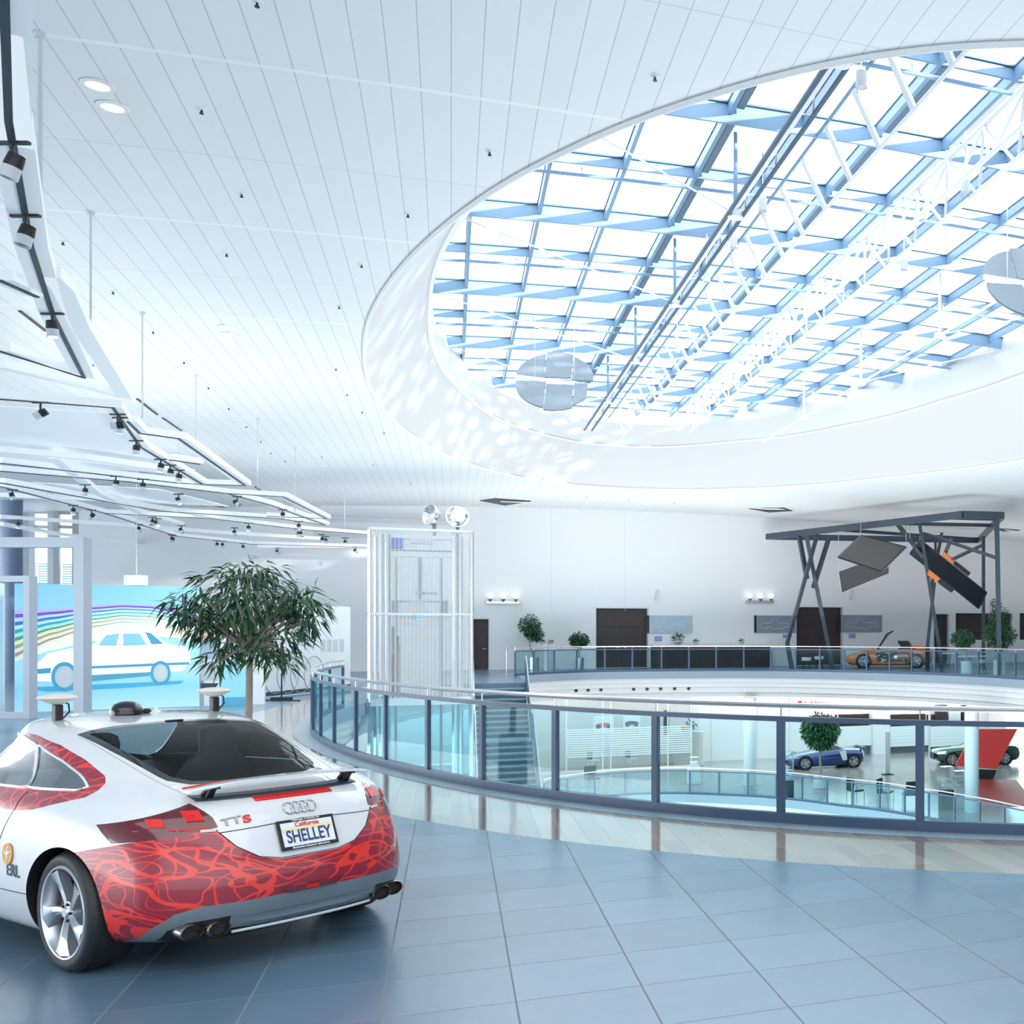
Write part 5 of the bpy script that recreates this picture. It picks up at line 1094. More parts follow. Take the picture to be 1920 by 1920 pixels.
# ---------------- track spotlights ----------------
def snap(p):
    best=None
    for a,b_ in SEGS:
        d=(b_-a).xy; L2=d.length_squared; f=max(0,min(1,(p-a).xy.dot(d)/L2)) if L2 else 0; q=a.lerp(b_,f)
        if best is None or (q-p).xy.length<(best-p).xy.length: best=q
    return best
SEGS=[]
for lab,lines,tr_,w_ in FR:
    for L_ in lines:
        P=[at(u,v,ZF) for u,v in L_]; SEGS+=list(zip(P,P[1:]))
def spot(u,v,k,lab,grp=None,aim=(0,0,-1),z=ZF-.22,lit=True):
    p=at(u,v,z); q=snap(p)
    if (q-p).xy.length<1.3: p=Vector((q.x,q.y,p.z)); loose=False
    else: loose=True
    p.z=5.405; d=Vector(aim).normalized()
    r=thing('track_spotlight',lab,'spotlight',p,0,grp)
    if loose: MB().tube((0,0,.18),(0,0,zceil(p.dot(D2))-p.z),.006,5).build('wire','steel',r,world=False)
    MB().box((0,0,.19),(.26,.035,.035)).tube((0,0,.18),(0,0,.03),.016,6).build('mount','track',r,world=False)
    MB().lathe([(0,-.10),(.055,-.10),(.062,-.02),(.06,0)],(0,0,0),16,ax=d).build('housing','black',r,world=False,smooth=True)
    MB().lathe([(.06,0),(.062,.09),(.05,.09),(.045,.05)],(0,0,0),16,ax=d).build('barrel','lgrey',r,world=False,smooth=True)
    MB().lathe([(0,.07),(.05,.07)],(0,0,0),14,ax=d).build('lens','lamp' if lit else 'steel',r,world=False)
    return r
spot(14,318,1,'nearest track spotlight, half cut by the left edge',aim=(-.3,-.1,-1),z=5.38,lit=False); spot(36,447,1,'second track spotlight from the top on the nearest light frame',aim=(-.15,-.2,-1),z=5.38,lit=False); spot(98,622,1,'lit third track spotlight near the lower point of the nearest frame',aim=(.1,0,-1),z=5.38)
spot(73,775,1,'spotlight turned down left, first of the near row of three',aim=(-.7,-.3,-.5),z=5.4,lit=False); spot(158,793,1,'glowing spotlight turned left, second of the near row of three',aim=(-1,-.3,-.15),z=5.4); spot(216,803,1,'spotlight pointing down, third of the near row of three',aim=(-.1,0,-1),z=5.4)
spot(258,845,1,'lone spotlight on the slanted beam above the cluster',aim=(-.1,0,-1),z=5.4)
for (u,v),l in (((304,878),'first'),((316,888),'second'),((331,897),'third')): spot(u,v,1,l+' spotlight of the tight cluster of three on the slanted beam',aim=(-.1,-.1,-1),z=5.4)
b1=None
SP=[(243,905,(-.2,0,-1)),(289,911,(0,0,-1)),(16,932,(.4,0,-1)),(107,959,(0,0,-1)),(165,968,(-.6,0,-.6)),(335,940,(.4,0,-.8)),(395,943,(.8,0,-.5)),(158,923,(-.1,0,-1)),(46,983,(0,0,-1)),(257,980,(0,-.5,-1)),(292,983,(.5,0,-.6)),(207,992,(.1,0,-1)),(368,999,(.5,0,-.8)),(360,1013,(-.4,0,-.8)),(371,1014,(-.2,0,-1)),(256,1033,(-.3,0,-1)),(349,1034,(-.5,0,-.8)),(472,966,(0,0,-1)),(438,1022,(-.2,0,-1)),(456,1023,(.1,0,-1)),(445,1034,(.3,0,-.8)),(484,1027,(0,0,-1)),(509,1034,(.4,0,-.8)),(532,989,(.2,0,-1)),(561,1003,(.4,0,-.7)),(603,1012,(-.5,0,-.7)),(611,1015,(.1,0,-1)),(667,1034,(.5,0,-.6)),(489,991,(0,0,-1)),(440,1000,(.3,0,-1)),(647,1018,(0,0,-1)),(533,1003,(0,0,-1))]
for i,(u,v,a) in enumerate(SP):
    zz=5.4
    spot(u,v,1,'small black and white track spotlights under the far light frames','track spotlights under the far light frames',a,zz,lit=(i%5 in(0,3)))
# ---------------- the white and red show car ----------------
from mathutils.bvhtree import BVHTree
YAW=1.044+PI/2
CARLOC=Vector((-4.324,6.77,0))
def back(m,c=(.055,.068,.07)):      # inner faces of the shell are dark trim
    nt=m.node_tree; out=[n for n in nt.nodes if n.type=='OUTPUT_MATERIAL'][0]; src=out.inputs[0].links[0].from_socket
    g=nt.nodes.new('ShaderNodeNewGeometry'); d=nt.nodes.new('ShaderNodeBsdfDiffuse'); d.inputs[0].default_value=(*c,1); mx=nt.nodes.new('ShaderNodeMixShader')
    nt.links.new(g.outputs['Backfacing'],mx.inputs[0]); nt.links.new(src,mx.inputs[1]); nt.links.new(d.outputs[0],mx.inputs[2]); nt.links.new(mx.outputs[0],out.inputs[0]); return m
M['carwhite']=back(mat('car_white',(.76,.78,.80),.25,coat=1))
def wrapmat():
    m,nt,b=new('red_ribbon_wrap'); N=nt.nodes.new; L=nt.links.new
    tc=N('ShaderNodeTexCoord'); mp=N('ShaderNodeMapping'); mp.inputs['Scale'].default_value=(1.2,1.0,2.6); L(tc.outputs['Object'],mp.inputs[0]); facs=[]
    for sc_,off,lv,wd,dist,rot in ((1.0,0,(.42,.56),.016,1.2,.35),(1.5,7,(.47,.60),.011,.8,-.5),(2.2,13,(.5,),.012,.6,.2),(1.3,21,(.38,.52),.009,1.6,-.2)):
        mp2=N('ShaderNodeMapping'); mp2.inputs['Location'].default_value=(off,off*.7,off*.3); mp2.inputs['Rotation'].default_value=(rot,0,0); L(mp.outputs[0],mp2.inputs[0])
        n=N('ShaderNodeTexNoise'); n.inputs['Scale'].default_value=sc_*1.5; n.inputs['Detail'].default_value=0; n.inputs['Distortion'].default_value=dist*.5; L(mp2.outputs[0],n.inputs['Vector'])
        for l in lv:
            a=N('ShaderNodeMath'); a.operation='SUBTRACT'; L(n.outputs['Fac'],a.inputs[0]); a.inputs[1].default_value=l
            c=N('ShaderNodeMath'); c.operation='ABSOLUTE'; L(a.outputs[0],c.inputs[0]); d=N('ShaderNodeMath'); d.operation='LESS_THAN'; L(c.outputs[0],d.inputs[0]); d.inputs[1].default_value=wd; facs.append(d.outputs[0])
    f=facs[0]
    for g in facs[1:]:
        x=N('ShaderNodeMath'); x.operation='MAXIMUM'; L(f,x.inputs[0]); L(g,x.inputs[1]); f=x.outputs[0]
    mx=N('ShaderNodeMix'); mx.data_type='RGBA'; L(f,mx.inputs[0]); mx.inputs[6].default_value=(.30,.008,.028,1); mx.inputs[7].default_value=(.84,.035,.022,1); L(mx.outputs[2],b.inputs['Base Color'])
    b.inputs['Roughness'].default_value=.25; b.inputs['Coat Weight'].default_value=.8; b.inputs['Coat Roughness'].default_value=.04; return back(m)
M['wrap']=wrapmat()
M['taillens']=mat('tail_light_red',(.12,.003,.010),.08,coat=1); M['tailglow']=mat('tail_light_bright',(.62,.008,.012),.3,emit=.12)
M['diffgrey']=mat('diffuser_grey',(.22,.27,.30),.35,.3); M['diffdark']=mat('diffuser_dark',(.05,.065,.075),.4)
M['badge']=mat('badge_grey',(.28,.30,.33),.25,.7); M['exh']=mat('exhaust_metal',(.35,.29,.25),.25,1)
M['seat']=mat('seat_leather',(.06,.07,.072),.5); M['cream']=mat('antenna_cream',(.80,.76,.66),.45); M['plate']=mat('plate_white',(.86,.88,.90),.4); M['gold']=mat('plate_yellow',(.90,.78,.45),.4); M['navy']=mat('plate_navy',(.03,.05,.16),.4); M['logoorange']=mat('logo_orange',(.90,.38,.04),.4)
car=thing('show_car','white sports coupe with red ribbon pattern, raised spoiler and SHELLEY number plate','car',CARLOC,YAW)
LVT=[(.17,-.68,3.15,.84,3.5),(.21,-.80,3.22,.88,3.6),(.30,-.865,3.28,.905,3.7),(.40,-.89,3.31,.922,3.6),(.50,-.89,3.32,.928,3.5),(.60,-.87,3.31,.928,3.4),
(.70,-.83,3.28,.922,3.3),(.78,-.795,3.22,.91,3.3),(.85,-.765,3.08,.89,3.2),(.90,-.73,2.85,.86,3.1),(.94,-.66,2.55,.825,2.9),(.98,-.50,2.35,.78,2.7),
(1.03,-.33,2.22,.735,2.6),(1.09,-.15,2.1,.70,2.6),(1.15,.04,1.98,.67,2.6),(1.21,.25,1.86,.645,2.6),(1.26,.46,1.77,.615,2.6),(1.30,.68,1.68,.575,2.5),(1.32,.85,1.62,.52,2.4),(1.335,1.02,1.57,.42,2.3),(1.343,1.2,1.5,.27,2.2),(1.345,1.35,1.45,.05,2.0)]
cb=stack_mb(stack(LVT,96,96)).build('body_tmp','carwhite',None)
cl=cb.location.copy(); cb.data.transform(Matrix.Translation(cl)); cb.location=(0,0,0)
cut=MB()
for x in (0,2.468):
    for sg in (-1,1): cut.tube((x,sg*.60,.335),(x,sg*1.3,.335),.362,56)
cut.box((-.93,0,.235),(.20,.86,.15))
co=cut.build('cut_tmp','carwhite',None); l2=co.location.copy(); co.data.transform(Matrix.Translation(l2)); co.location=(0,0,0)
bo=cb.modifiers.new('b','BOOLEAN'); bo.operation='DIFFERENCE'; bo.object=co; bo.solver='EXACT'
bpy.context.view_layer.update(); dg=bpy.context.evaluated_depsgraph_get()
me=bpy.data.meshes.new_from_object(cb.evaluated_get(dg)); bm=bmesh.new(); bm.from_mesh(me)
bmesh.ops.recalc_face_normals(bm,faces=bm.faces)
bpy.data.objects.remove(cb); bpy.data.objects.remove(co)
bm.faces.ensure_lookup_table(); bvh=BVHTree.FromBMesh(bm)
def hitx(y,z,x0=-3): r=bvh.ray_cast(Vector((x0,y,z)),Vector((1,0,0))); return r[0],r[1]
def hity(x,z,sg=1): r=bvh.ray_cast(Vector((x,3*sg,z)),Vector((0,-sg,0))); return r[0],r[1]
def hitz(x,y): r=bvh.ray_cast(Vector((x,y,3)),Vector((0,0,-1))); return r[0],r[1]
def planes(poly,ax,extra=()):     # convex outline seen along an axis; ax = the two kept axes
    n=len(poly); A=sum(poly[i][0]*poly[(i+1)%n][1]-poly[(i+1)%n][0]*poly[i][1] for i in range(n)); out=[]
    for i in range(n):
        p,q=poly[i],poly[(i+1)%n]; d=(q[0]-p[0],q[1]-p[1]); nn=(d[1],-d[0]) if A>0 else (-d[1],d[0])
        c=[0,0,0];v=[0,0,0]; c[ax[0]],c[ax[1]]=p; v[ax[0]],v[ax[1]]=nn; out.append((Vector(c),Vector(v).normalized()))
    return out+[(Vector(a),Vector(b)) for a,b in extra]
def extract(pls,name,m_,push=0,keep=False):
    cand=list(bm.faces)
    for co_,no in pls:          # drop faces wholly outside first, then cut
        cand=[f for f in cand if f.is_valid and min((v.co-co_).dot(no) for v in f.verts)<1e-6]
        es={e for f in cand for e in f.edges}; vs_={v for f in cand for v in f.verts}
        r=bmesh.ops.bisect_plane(bm,geom=list(cand)+list(es)+list(vs_),dist=1e-6,plane_co=co_,plane_no=no)
        fs={g for g in r['geom'] if isinstance(g,bmesh.types.BMFace)}
        cand=[f for f in fs if f.is_valid and (f.calc_center_median()-co_).dot(no)<0]
    idx={};V=[];Fs=[];E_={}
    for f in cand:
        q=[]
        for v in f.verts:
            if v not in idx: idx[v]=len(V); V.append((v.co+v.normal*push).copy())
            q.append(idx[v])
        Fs.append(q)
        for a,b_ in zip(q,q[1:]+q[:1]): k=(min(a,b_),max(a,b_)); E_[k]=E_.get(k,0)+1
    if not keep: bmesh.ops.delete(bm,geom=cand,context='FACES')
    me=bpy.data.meshes.new(name); me.from_pydata([tuple(v) for v in V],[],Fs); me.materials.append(M[m_])
    for p in me.polygons:p.use_smooth=True
    o=bpy.data.objects.new(name,me); col.objects.link(o); o.parent=car; MX[o.name]=MX[car.name]
    # ordered boundary loop
    nb={};
    for (a,b_),c in E_.items():
        if c==1: nb.setdefault(a,[]).append(b_); nb.setdefault(b_,[]).append(a)
    loop=[]
    if nb:
        s0=next(iter(nb)); loop=[s0]; prev=None;cur=s0
        while True:
            nx=[k for k in nb[cur] if k!=prev]
            if not nx or nx[0]==s0: break
            prev,cur=cur,nx[0]; loop.append(cur)
            if len(loop)>5000: break
    return o,[V[i] for i in loop]
def sym(poly,ax=(1,2)): return [(-y,z) for y,z in poly]
for f in bm.faces:
    c=f.calc_center_median()
rg=[(.68,.55),(.715,.28),(.73,0),(.715,-.28),(.68,-.55),(.34,-.515),(.02,-.49),(-.21,-.455),(-.33,-.39),(-.40,-.27),(-.43,0),(-.40,.27),(-.33,.39),(-.21,.455),(.02,.49),(.34,.515)]
def shrink(poly,k): cx_=sum(p[0] for p in poly)/len(poly); cy_=sum(p[1] for p in poly)/len(poly); return [(cx_+(x-cx_)*k,cy_+(y-cy_)*k) for x,y in poly]
up=((0,0,.93),(0,0,-1))
o,lp=extract(planes([(x*1,y*1) for x,y in shrink(rg,.92)],(0,1),(up,)),'rear_window','carglass'); o['label']='dark tinted rear window'
o,_=extract(planes(rg,(0,1),(up,)),'rear_window_border','blackgloss')
# windscreen and side glass
ws=[(2.24,.55),(2.28,0),(2.24,-.55),(1.62,-.47),(1.56,0),(1.62,.47)]
extract(planes(ws,(0,1),(up,)),'windscreen','carglass')
qw=[(.165,.985),(.115,1.0),(.29,1.058),(.56,1.128),(.90,1.195),(.66,.972)]
dw=[(.675,.97),(.92,1.198),(1.2,1.238),(1.45,1.236),(1.75,1.17),(2.12,1.0),(2.1,.965),(1.3,.955)]
sr=[(.03,.955),(.02,.985),(.05,1.02),(.12,1.055),(.38,1.135),(.67,1.205),(1.0,1.25),(1.45,1.262),(1.8,1.19),(2.22,1.0),(2.2,.87),(1.2,.84),(.60,.85),(.40,.87),(.16,.925)]
for sg in (1,-1):
    ex=(((0,.3*sg,0),(0,-sg,0)),)
    o1,l1=extract(planes(qw,(0,2),ex),'quarter_window','sideglass'); o2,l2=extract(planes(dw,(0,2),ex),'door_window','sideglass')
    for l in (l1,l2):
        if len(l)>8: MB().path([p+Vector((0,sg*.004,0)) for p in l[::2]],.0075,6,closed=True).build('window_trim','chrome',car,world=False,smooth=True)
    extract(planes(sr,(0,2),ex),'window_surround','wrap')['label' if False else 0] if False else None
# red flash round the side windows: what is left inside its outline
for sg in (1,-1):
    ex=(((0,.3*sg,0),(0,-sg,0)),); o,_=extract(planes(sr,(0,2),ex),'window_surround','wrap'); o['label']='red flash around the side windows'
# tail lights
for sg in (1,-1):
    tl_p=[(.435*sg,.775),(.45*sg,.86),(.50*sg,.932),(.62*sg,.912),(.84*sg,.822),(1.0*sg,.77),(1.0*sg,.70),(.84*sg,.73)]
    ex=(((-.235,0,.82),Vector((1,0,-1.5)).normalized()),((0,.2*sg,0),(0,-sg,0)))
    o,lp=extract(planes(tl_p,(1,2),ex),'tail_light','taillens'); o['label']='dark red tail light'
    MX[o.name]=MX[car.name]
    # inner lamps
    def lamp(y0,z0,y1,z1,m_,nm):
        P=[hitx(sg*y,z)[0] for y,z in ((y0,z0),(y1,z0),(y1,z1),(y0,z1))]
        if all(P): MB().prism([p+Vector((-.003,0,0)) for p in P],(-.006,0,0)).build(nm,m_,o,world=False,bevel=.003)
    # ray casts hit the uncut shell, kept in the tree
    lamp(.49,.845,.56,.90,'tailglow','lamp_block'); lamp(.48,.80,.60,.808,'tailglow','lamp_strip'); lamp(.61,.80,.74,.806,'tailglow','lamp_strip'); lamp(.64,.82,.69,.865,'tailglow','lamp_block'); lamp(.455,.785,.52,.80,'lgrey','reversing_lamp')
# diffuser, recesses, bumper, tailgate
gx=((-.42,0,0),(1,0,0))
extract(planes([(-.60,.318),(.60,.318),(.70,.26),(.745,.15),(-.745,.15),(-.70,.26)],(1,2),(gx,)),'x','diffdark') if False else None
for sg in (1,-1):
    P=[(.425,.325),(.60,.312),(.665,.27),(.67,.205),(.62,.19),(.425,.20)]
    extract(planes([(y*sg,z) for y,z in P],(1,2),(gx,)),'exhaust_recess','black')
df=[(-.56,.398),(.56,.398),(.655,.365),(.715,.29),(.76,.15),(-.76,.15),(-.715,.29),(-.655,.365)]
o,_=extract(planes(df,(1,2),((( -.36,0,0),(1,0,0)),)),'diffuser','diffgrey'); o['label']='blue-grey diffuser'
gt=[(-.165,.595),(.165,.595),(.275,.622),(.375,.69),(.442,.78),(.507,.93),(.60,1.30),(-.60,1.30),(-.507,.93),(-.442,.78),(-.375,.69),(-.275,.622)]
o,lp=extract(planes(gt,(1,2),(((.80,0,0),(1,0,0)),((0,0,.5),(0,0,-1)))),'tailgate','carwhite')
o,_=extract([(Vector((-.05,0,.666)),Vector((.19,0,1)).normalized()),(Vector((-.03,0,0)),Vector((1,0,0)))],'rear_bumper','wrap'); o['label']='red rear bumper with bright red ribbons'
# arches black, underside black
me=bpy.data.meshes.new('body_shell'); me.materials.append(M['carwhite']); me.materials.append(M['black'])
for f in bm.faces:
    c=f.calc_center_median(); f.smooth=True
    if c.z<.185 and abs(f.normal.z)>.7: f.material_index=1
    for x in (0,2.468):
        if math.hypot(c.x-x,c.z-.335)<.364 and abs(c.y)>.59 and abs(f.normal.y)<.5: f.material_index=1; f.smooth=False
bm.to_mesh(me); bm.free(); o=bpy.data.objects.new('body_shell',me); col.objects.link(o); o.parent=car; MX[o.name]=MX[car.name]
me.set_sharp_from_angle(angle=R(35))
for ob in [x for x in bpy.data.objects if x.parent==car and x.name.startswith(('rear_bumper','diffuser'))]:
    me_=ob.data; me_.materials.append(M['black'])
    for p in me_.polygons:
        c=p.center
        if (math.hypot(c.x,c.z-.335)<.364 and abs(c.y)>.59 and abs(p.normal.y)<.5 and c.x>-.37) or (c.z<.19 and abs(p.normal.z)>.7) or (c.x>-.80 and abs(c.y)<.425 and .16<c.z<.315 and ob.name.startswith('diffuser')): p.material_index=1; p.use_smooth=False
    me_.set_sharp_from_angle(angle=R(35))
# shut lines
def seam(pts,fn,name='panel_gap',r=.0028,m_='black',closed=False):
    P=[]
    for a,b_ in zip(pts,pts[1:]):
        for k in range(10): q=(a[0]+(b_[0]-a[0])*k/10,a[1]+(b_[1]-a[1])*k/10); h=fn(*q)[0]; P+= [h] if h else []
    h=fn(*pts[-1])[0]; P+=[h] if h else []
    if len(P)>2: MB().path(P,r,5,closed=closed).build(name,m_,car,world=False)
seam([(.442,.775),(0,.797),(-.442,.775)],hitx); 
gl_=[(.445,.78),(.38,.695),(.28,.626),(.165,.60),(-.165,.60),(-.28,.626),(-.38,.695),(-.445,.78)]; seam(gl_,hitx)
for sg in (1,-1):
    seam([(2.1,.40),(1.2,.385),(.36,.40)],lambda x,z:hity(x,z,sg)); seam([(.62,.95),(.60,.86),(.72,.6),(.78,.42)],lambda x,z:hity(x,z,sg))
    seam([(.66,.545),(.30,.53),(-.05,.505),(-.35,.475),(-.55,.455)],lambda x,y:hitz(x,y*sg),r=.0022,m_='grey')
# spoiler slot, brake light, wing
def surfstrip(y0,y1,za,zb,n,push,m_,name,th=.004):
    b=MB();P=[]
    for i in range(n+1):
        y=y0+(y1-y0)*i/n; p,_=hitx(y,za(y) if callable(za) else za); q,_=hitx(y,zb(y) if callable(zb) else zb); P+=[p+Vector((-push,0,push*.6)),q+Vector((-push,0,push*.6))]
    b.add(P,[(2*i,2*i+1,2*i+3,2*i+2) for i in range(n)]); o=b.build(name,m_,car,world=False,smooth=True); s_=o.modifiers.new('s','SOLIDIFY'); s_.thickness=th; s_.offset=0; return o
surfstrip(-.47,.47,.936,.962,24,.002,'darksteel','spoiler_slot'); surfstrip(-.235,.215,.916,.936,16,.004,'tailglow','high_brake_light',.008)
wing=MB();P=[];n=28
for i in range(n+1):
    y=-.53+1.06*i/n; k=1-(abs(y)/.53)**3; zz=1.012+.022*k-.012*(1-k); xb=-.685+.05*(abs(y)/.53)**2.2; xf_=-.50+.02*(abs(y)/.53)**2+ (0 if abs(y)<.5 else -.05)
    P+=[(xf_,y,zz-.008),(xb*.5+xf_*.5,y,zz+.012),(xb,y,zz+.006),(xb,y,zz-.002),(xb*.5+xf_*.5,y,zz-.006)]
wing.add(P,[(5*i+j,5*i+(j+1)%5,5*i+5+(j+1)%5,5*i+5+j) for i in range(n) for j in range(5)]+[(0,1,2,3,4),(5*n+4,5*n+3,5*n+2,5*n+1,5*n)]).build('rear_spoiler','carwhite',car,world=False,smooth=True)
MB().path([(-.495+.02*(abs(y)/.53)**2,y,1.006+.022*(1-(abs(y)/.53)**3)) for y in [-.50+1.0*i/20 for i in range(21)]],.006,5).build('red_spoiler_edge','tailglow',car,world=False)
for y in (.40,-.40):
    h,_=hitx(y,.95); MB().bar(h+Vector((.0,0,0)),(-.60,y,1.012),.035,.02).bar(h+Vector((.06,0,.01)),(-.56,y,1.012),.02,.018).box((-.585,y,1.010),(.09,.05,.014)).build('spoiler_strut','black',car,world=False)
# rings, lettering
hc,nc=hitx(0,.86)
def rear(y,z,push=.004): h,n_=hitx(y,z); return h+n_*push
def rframe(y,z,push=.004): h,n_=hitx(y,z); xx=Vector((0,-1,0)); yy=n_.cross(xx); yy=yy if yy.z>0 else -yy; return MX[car.name]@frame(h+n_*push,xx-n_*xx.dot(n_),yy)
em=None
for k in range(4):
    y=.063-.042*k; P=[rear(y+.030*math.cos(t),.858+.030*math.sin(t),.006) for t in [2*PI*i/32 for i in range(32)]]
    MB().path(P,.0042,6,closed=True).build('emblem_ring','chrome',car,world=False,smooth=True)
MX[car.name]=MX[car.name]
text('TT',.062,'badge_letters','badge',car,rframe(.375,.828),extrude=.003,sx=1.35,bold=.001); text('S',.062,'badge_letter','tailglow',car,rframe(.30,.83),extrude=.003,sx=1.5,bold=.002)
# number plate on its holder
pf=rframe(.0,.712,.012); pl_=thing('tmp',None,None) ; bpy.data.objects.remove(pl_)
h,n_=hitx(0,.712); Mi=frame(h+n_*.012,Vector((0,-1,0)),Z+Vector((0,0,0))); n_=n_.normalized(); yy=n_.cross(Vector((0,-1,0))); yy=yy if yy.z>0 else -yy; Mi=frame(h+n_*.014,Vector((0,-1,0)),yy)
def pbox(cx_,cy_,w_,h_,d_,z_,nm,m_,par=car,bevel=0):
    P=[Mi@Vector((cx_+sx*w_/2,cy_+sy*h_/2,z_)) for sx,sy in ((-1,-1),(1,-1),(1,1),(-1,1))]; nn=(Mi.to_3x3()@Vector((0,0,1)))
    return MB().prism(P,nn*d_).build(nm,m_,par,world=False,bevel=bevel)
pfr=pbox(0,0,.335,.178,.014,-.008,'plate_frame','blackgloss',bevel=.004); pp=pbox(0,.0,.300,.140,.003,.006,'number_plate','plate'); pp['label']='white number plate'
pbox(0,.028,.300,.022,.0008,.0095,'plate_band','gold',pp)
MW=MX[car.name]@Mi
def ptext(s_,size,x,y,m_,z_=.0115,sx=1,bold=0,nm='plate_lettering'): text(s_,size,nm,m_,pp,MW@Matrix.Translation((x,y,z_)),extrude=.0006,sx=sx,bold=bold)
ptext('SHELLEY',.105,0,-.018,'navy',sx=.66,bold=.0015); ptext('California',.036,0,.052,'tailglow',sx=1.0,bold=.0006); ptext('Electronics Research Laboratory',.0165,0,-.080,'plate',bold=.0004,z_=.0095); ptext('Volkswagen of America, Inc.',.0145,0,.081,'plate',bold=.0003,z_=.0095)
# fog lamp in the bumper
b=MB().prism([rear(-.19,.432,.004),rear(.19,.432,.004),rear(.13,.398,.006),rear(-.13,.398,.006)],(-.008,0,0)).build('rear_fog_lamp','taillens',car,world=False,bevel=.003)
MB().prism([rear(-.03,.424,.013),rear(.05,.424,.013),rear(.04,.406,.013),rear(-.03,.406,.013)],(-.003,0,0)).build('fog_bulb','tailglow',b,world=False)
# chrome bar, exhausts
MB().path([(-.855+.06*(abs(y)/.42)**2,y,.225+.004*math.cos(y*4)) for y in [-.405+.81*i/20 for i in range(21)]],.0085,6).build('chrome_bar','lgrey',car,world=False,smooth=True)
for sg in (1,-1):
    for y,x in ((.592,-.765),(.478,-.815)):
        b=MB(); k0=0; b.lathe([(.040,.09),(.050,.09),(.056,.0),(.050,-.010),(.045,0),(.043,.08)],(0,0,0),28,ax=(1,0,0),ring=True)
        for v in b.v: v.y*=1.12; v.z*=.82; v+=Vector((x,sg*y,.262))
        b.build('exhaust_tip','exh',car,world=False,smooth=True)
        b=MB().lathe([(0,.03),(.0445,.03),(.0445,.032)],(0,0,0),16,ax=(1,0,0))
        for v in b.v: v.y*=1.12; v.z*=.82; v+=Vector((x,sg*y,.262))
        b.build('exhaust_bore','black',car,world=False)
# wheels
def bigwheel(x,sg):
    yo=.885*sg; r=.331; ctr=Vector((x,yo-.128*sg,r)); w_=thing('wheel',None,None) if False else None
    hub=MB().lathe([(0,.118),(.026,.118),(.03,.108),(.062,.10),(.066,.06),(0,.06)],ctr,28,ax=(0,sg,0)).build('wheel','alu',car,world=False,smooth=True)
    tp=[(.252,-.12),(.262,-.128),(.305,-.128),(.322,-.112),(.330,-.09),(.331,-.05),(.331,.05),(.330,.09),(.322,.114),(.305,.128),(.285,.130),(.264,.126),(.258,.112)]
    MB().lathe(tp,ctr,72,ax=(0,sg,0),ring=True).build('tyre','rubber',hub,world=False,smooth=True)
    b=MB()
    for k in range(90):
        a=2*PI*k/90; c0=ctr+Vector((math.cos(a)*.3315,0,math.sin(a)*.3315)); tn=Vector((-math.sin(a),0,math.cos(a)))
        for yy_,s2 in ((.075,1),(.03,-1),(-.03,1),(-.075,-1)): b.box(c0+Vector((0,sg*yy_,0)),(.010,.038,.004),M3=Matrix((tn*s2*.94+Vector((0,.34,0)),Vector((0,1,0))*.94-tn*s2*.34,Vector((math.cos(a),0,math.sin(a))))).transposed())
    b.build('tread_blocks','rubber',hub,world=False)
    MB().lathe([(.263,.124),(.256,.130),(.246,.128),(.238,.108),(.226,.06),(.220,.0),(.220,-.11),(.252,-.12)],ctr,72,ax=(0,sg,0),ring=True).build('rim_barrel','alu',hub,world=False,smooth=True)
    for k in range(5):
        a0=R(108+72*k); L=[(.040,-26),(.075,-17),(.12,-13),(.165,-11.5),(.21,-13),(.240,-16)]; Rr=[(.240,16),(.20,12),(.155,9),(.11,9.5),(.07,15),(.040,26)]
        P=[]
        def pt(r_,dg_,sink): a=a0+R(dg_)+ (r_-.05)*1.2; return ctr+Vector((-math.cos(a)*r_*1.0,0,math.sin(a)*r_))+Vector((0,sg*(.098+.026*min(1,r_/.24)-sink),0))
        top=[pt(r_,d_,0.0) for r_,d_ in L]; mid=[pt((a[0]+b_[0])/2,(a[1]+b_[1])/2+1,-.006) for a,b_ in zip(L,reversed(Rr))]; rt=[pt(r_,d_,.014) for r_,d_ in reversed(Rr)]
        lo1=[p-Vector((0,sg*.05,0)) for p in top]; lo2=[p-Vector((0,sg*.045,0)) for p in rt]; n=len(top); rows=[lo1,top,mid,rt,lo2]; V=[p for r_ in rows for p in r_]
        Fs=[(i*n+j,i*n+j+1,(i+1)*n+j+1,(i+1)*n+j) for i in range(4) for j in range(n-1)]+[(4*n+j,4*n+j+1,j+1,j) for j in range(n-1)]
        MB().add(V,Fs).build('spoke','alu',hub,world=False,smooth=True)
        an=a0+R(36); MB().lathe([(0,0),(.0085,0),(.0085,.014),(0,.016)],ctr+Vector((-math.cos(an)*.046,sg*.10,math.sin(an)*.046)),10,ax=(0,sg,0)).build('wheel_bolt','black',hub,world=False)
    MB().lathe([(0,.01),(.175,.01),(.175,.03),(.07,.035),(0,.035)],ctr,40,ax=(0,sg,0)).build('brake_disc','grey',hub,world=False)
    MB().box(ctr+Vector((.12,sg*.045,.05)),(.09,.05,.20)).build('brake_caliper','black',hub,world=False,bevel=.01)
    return hub
for x in (0,2.468):
    for sg in (1,-1): bigwheel(x,sg)
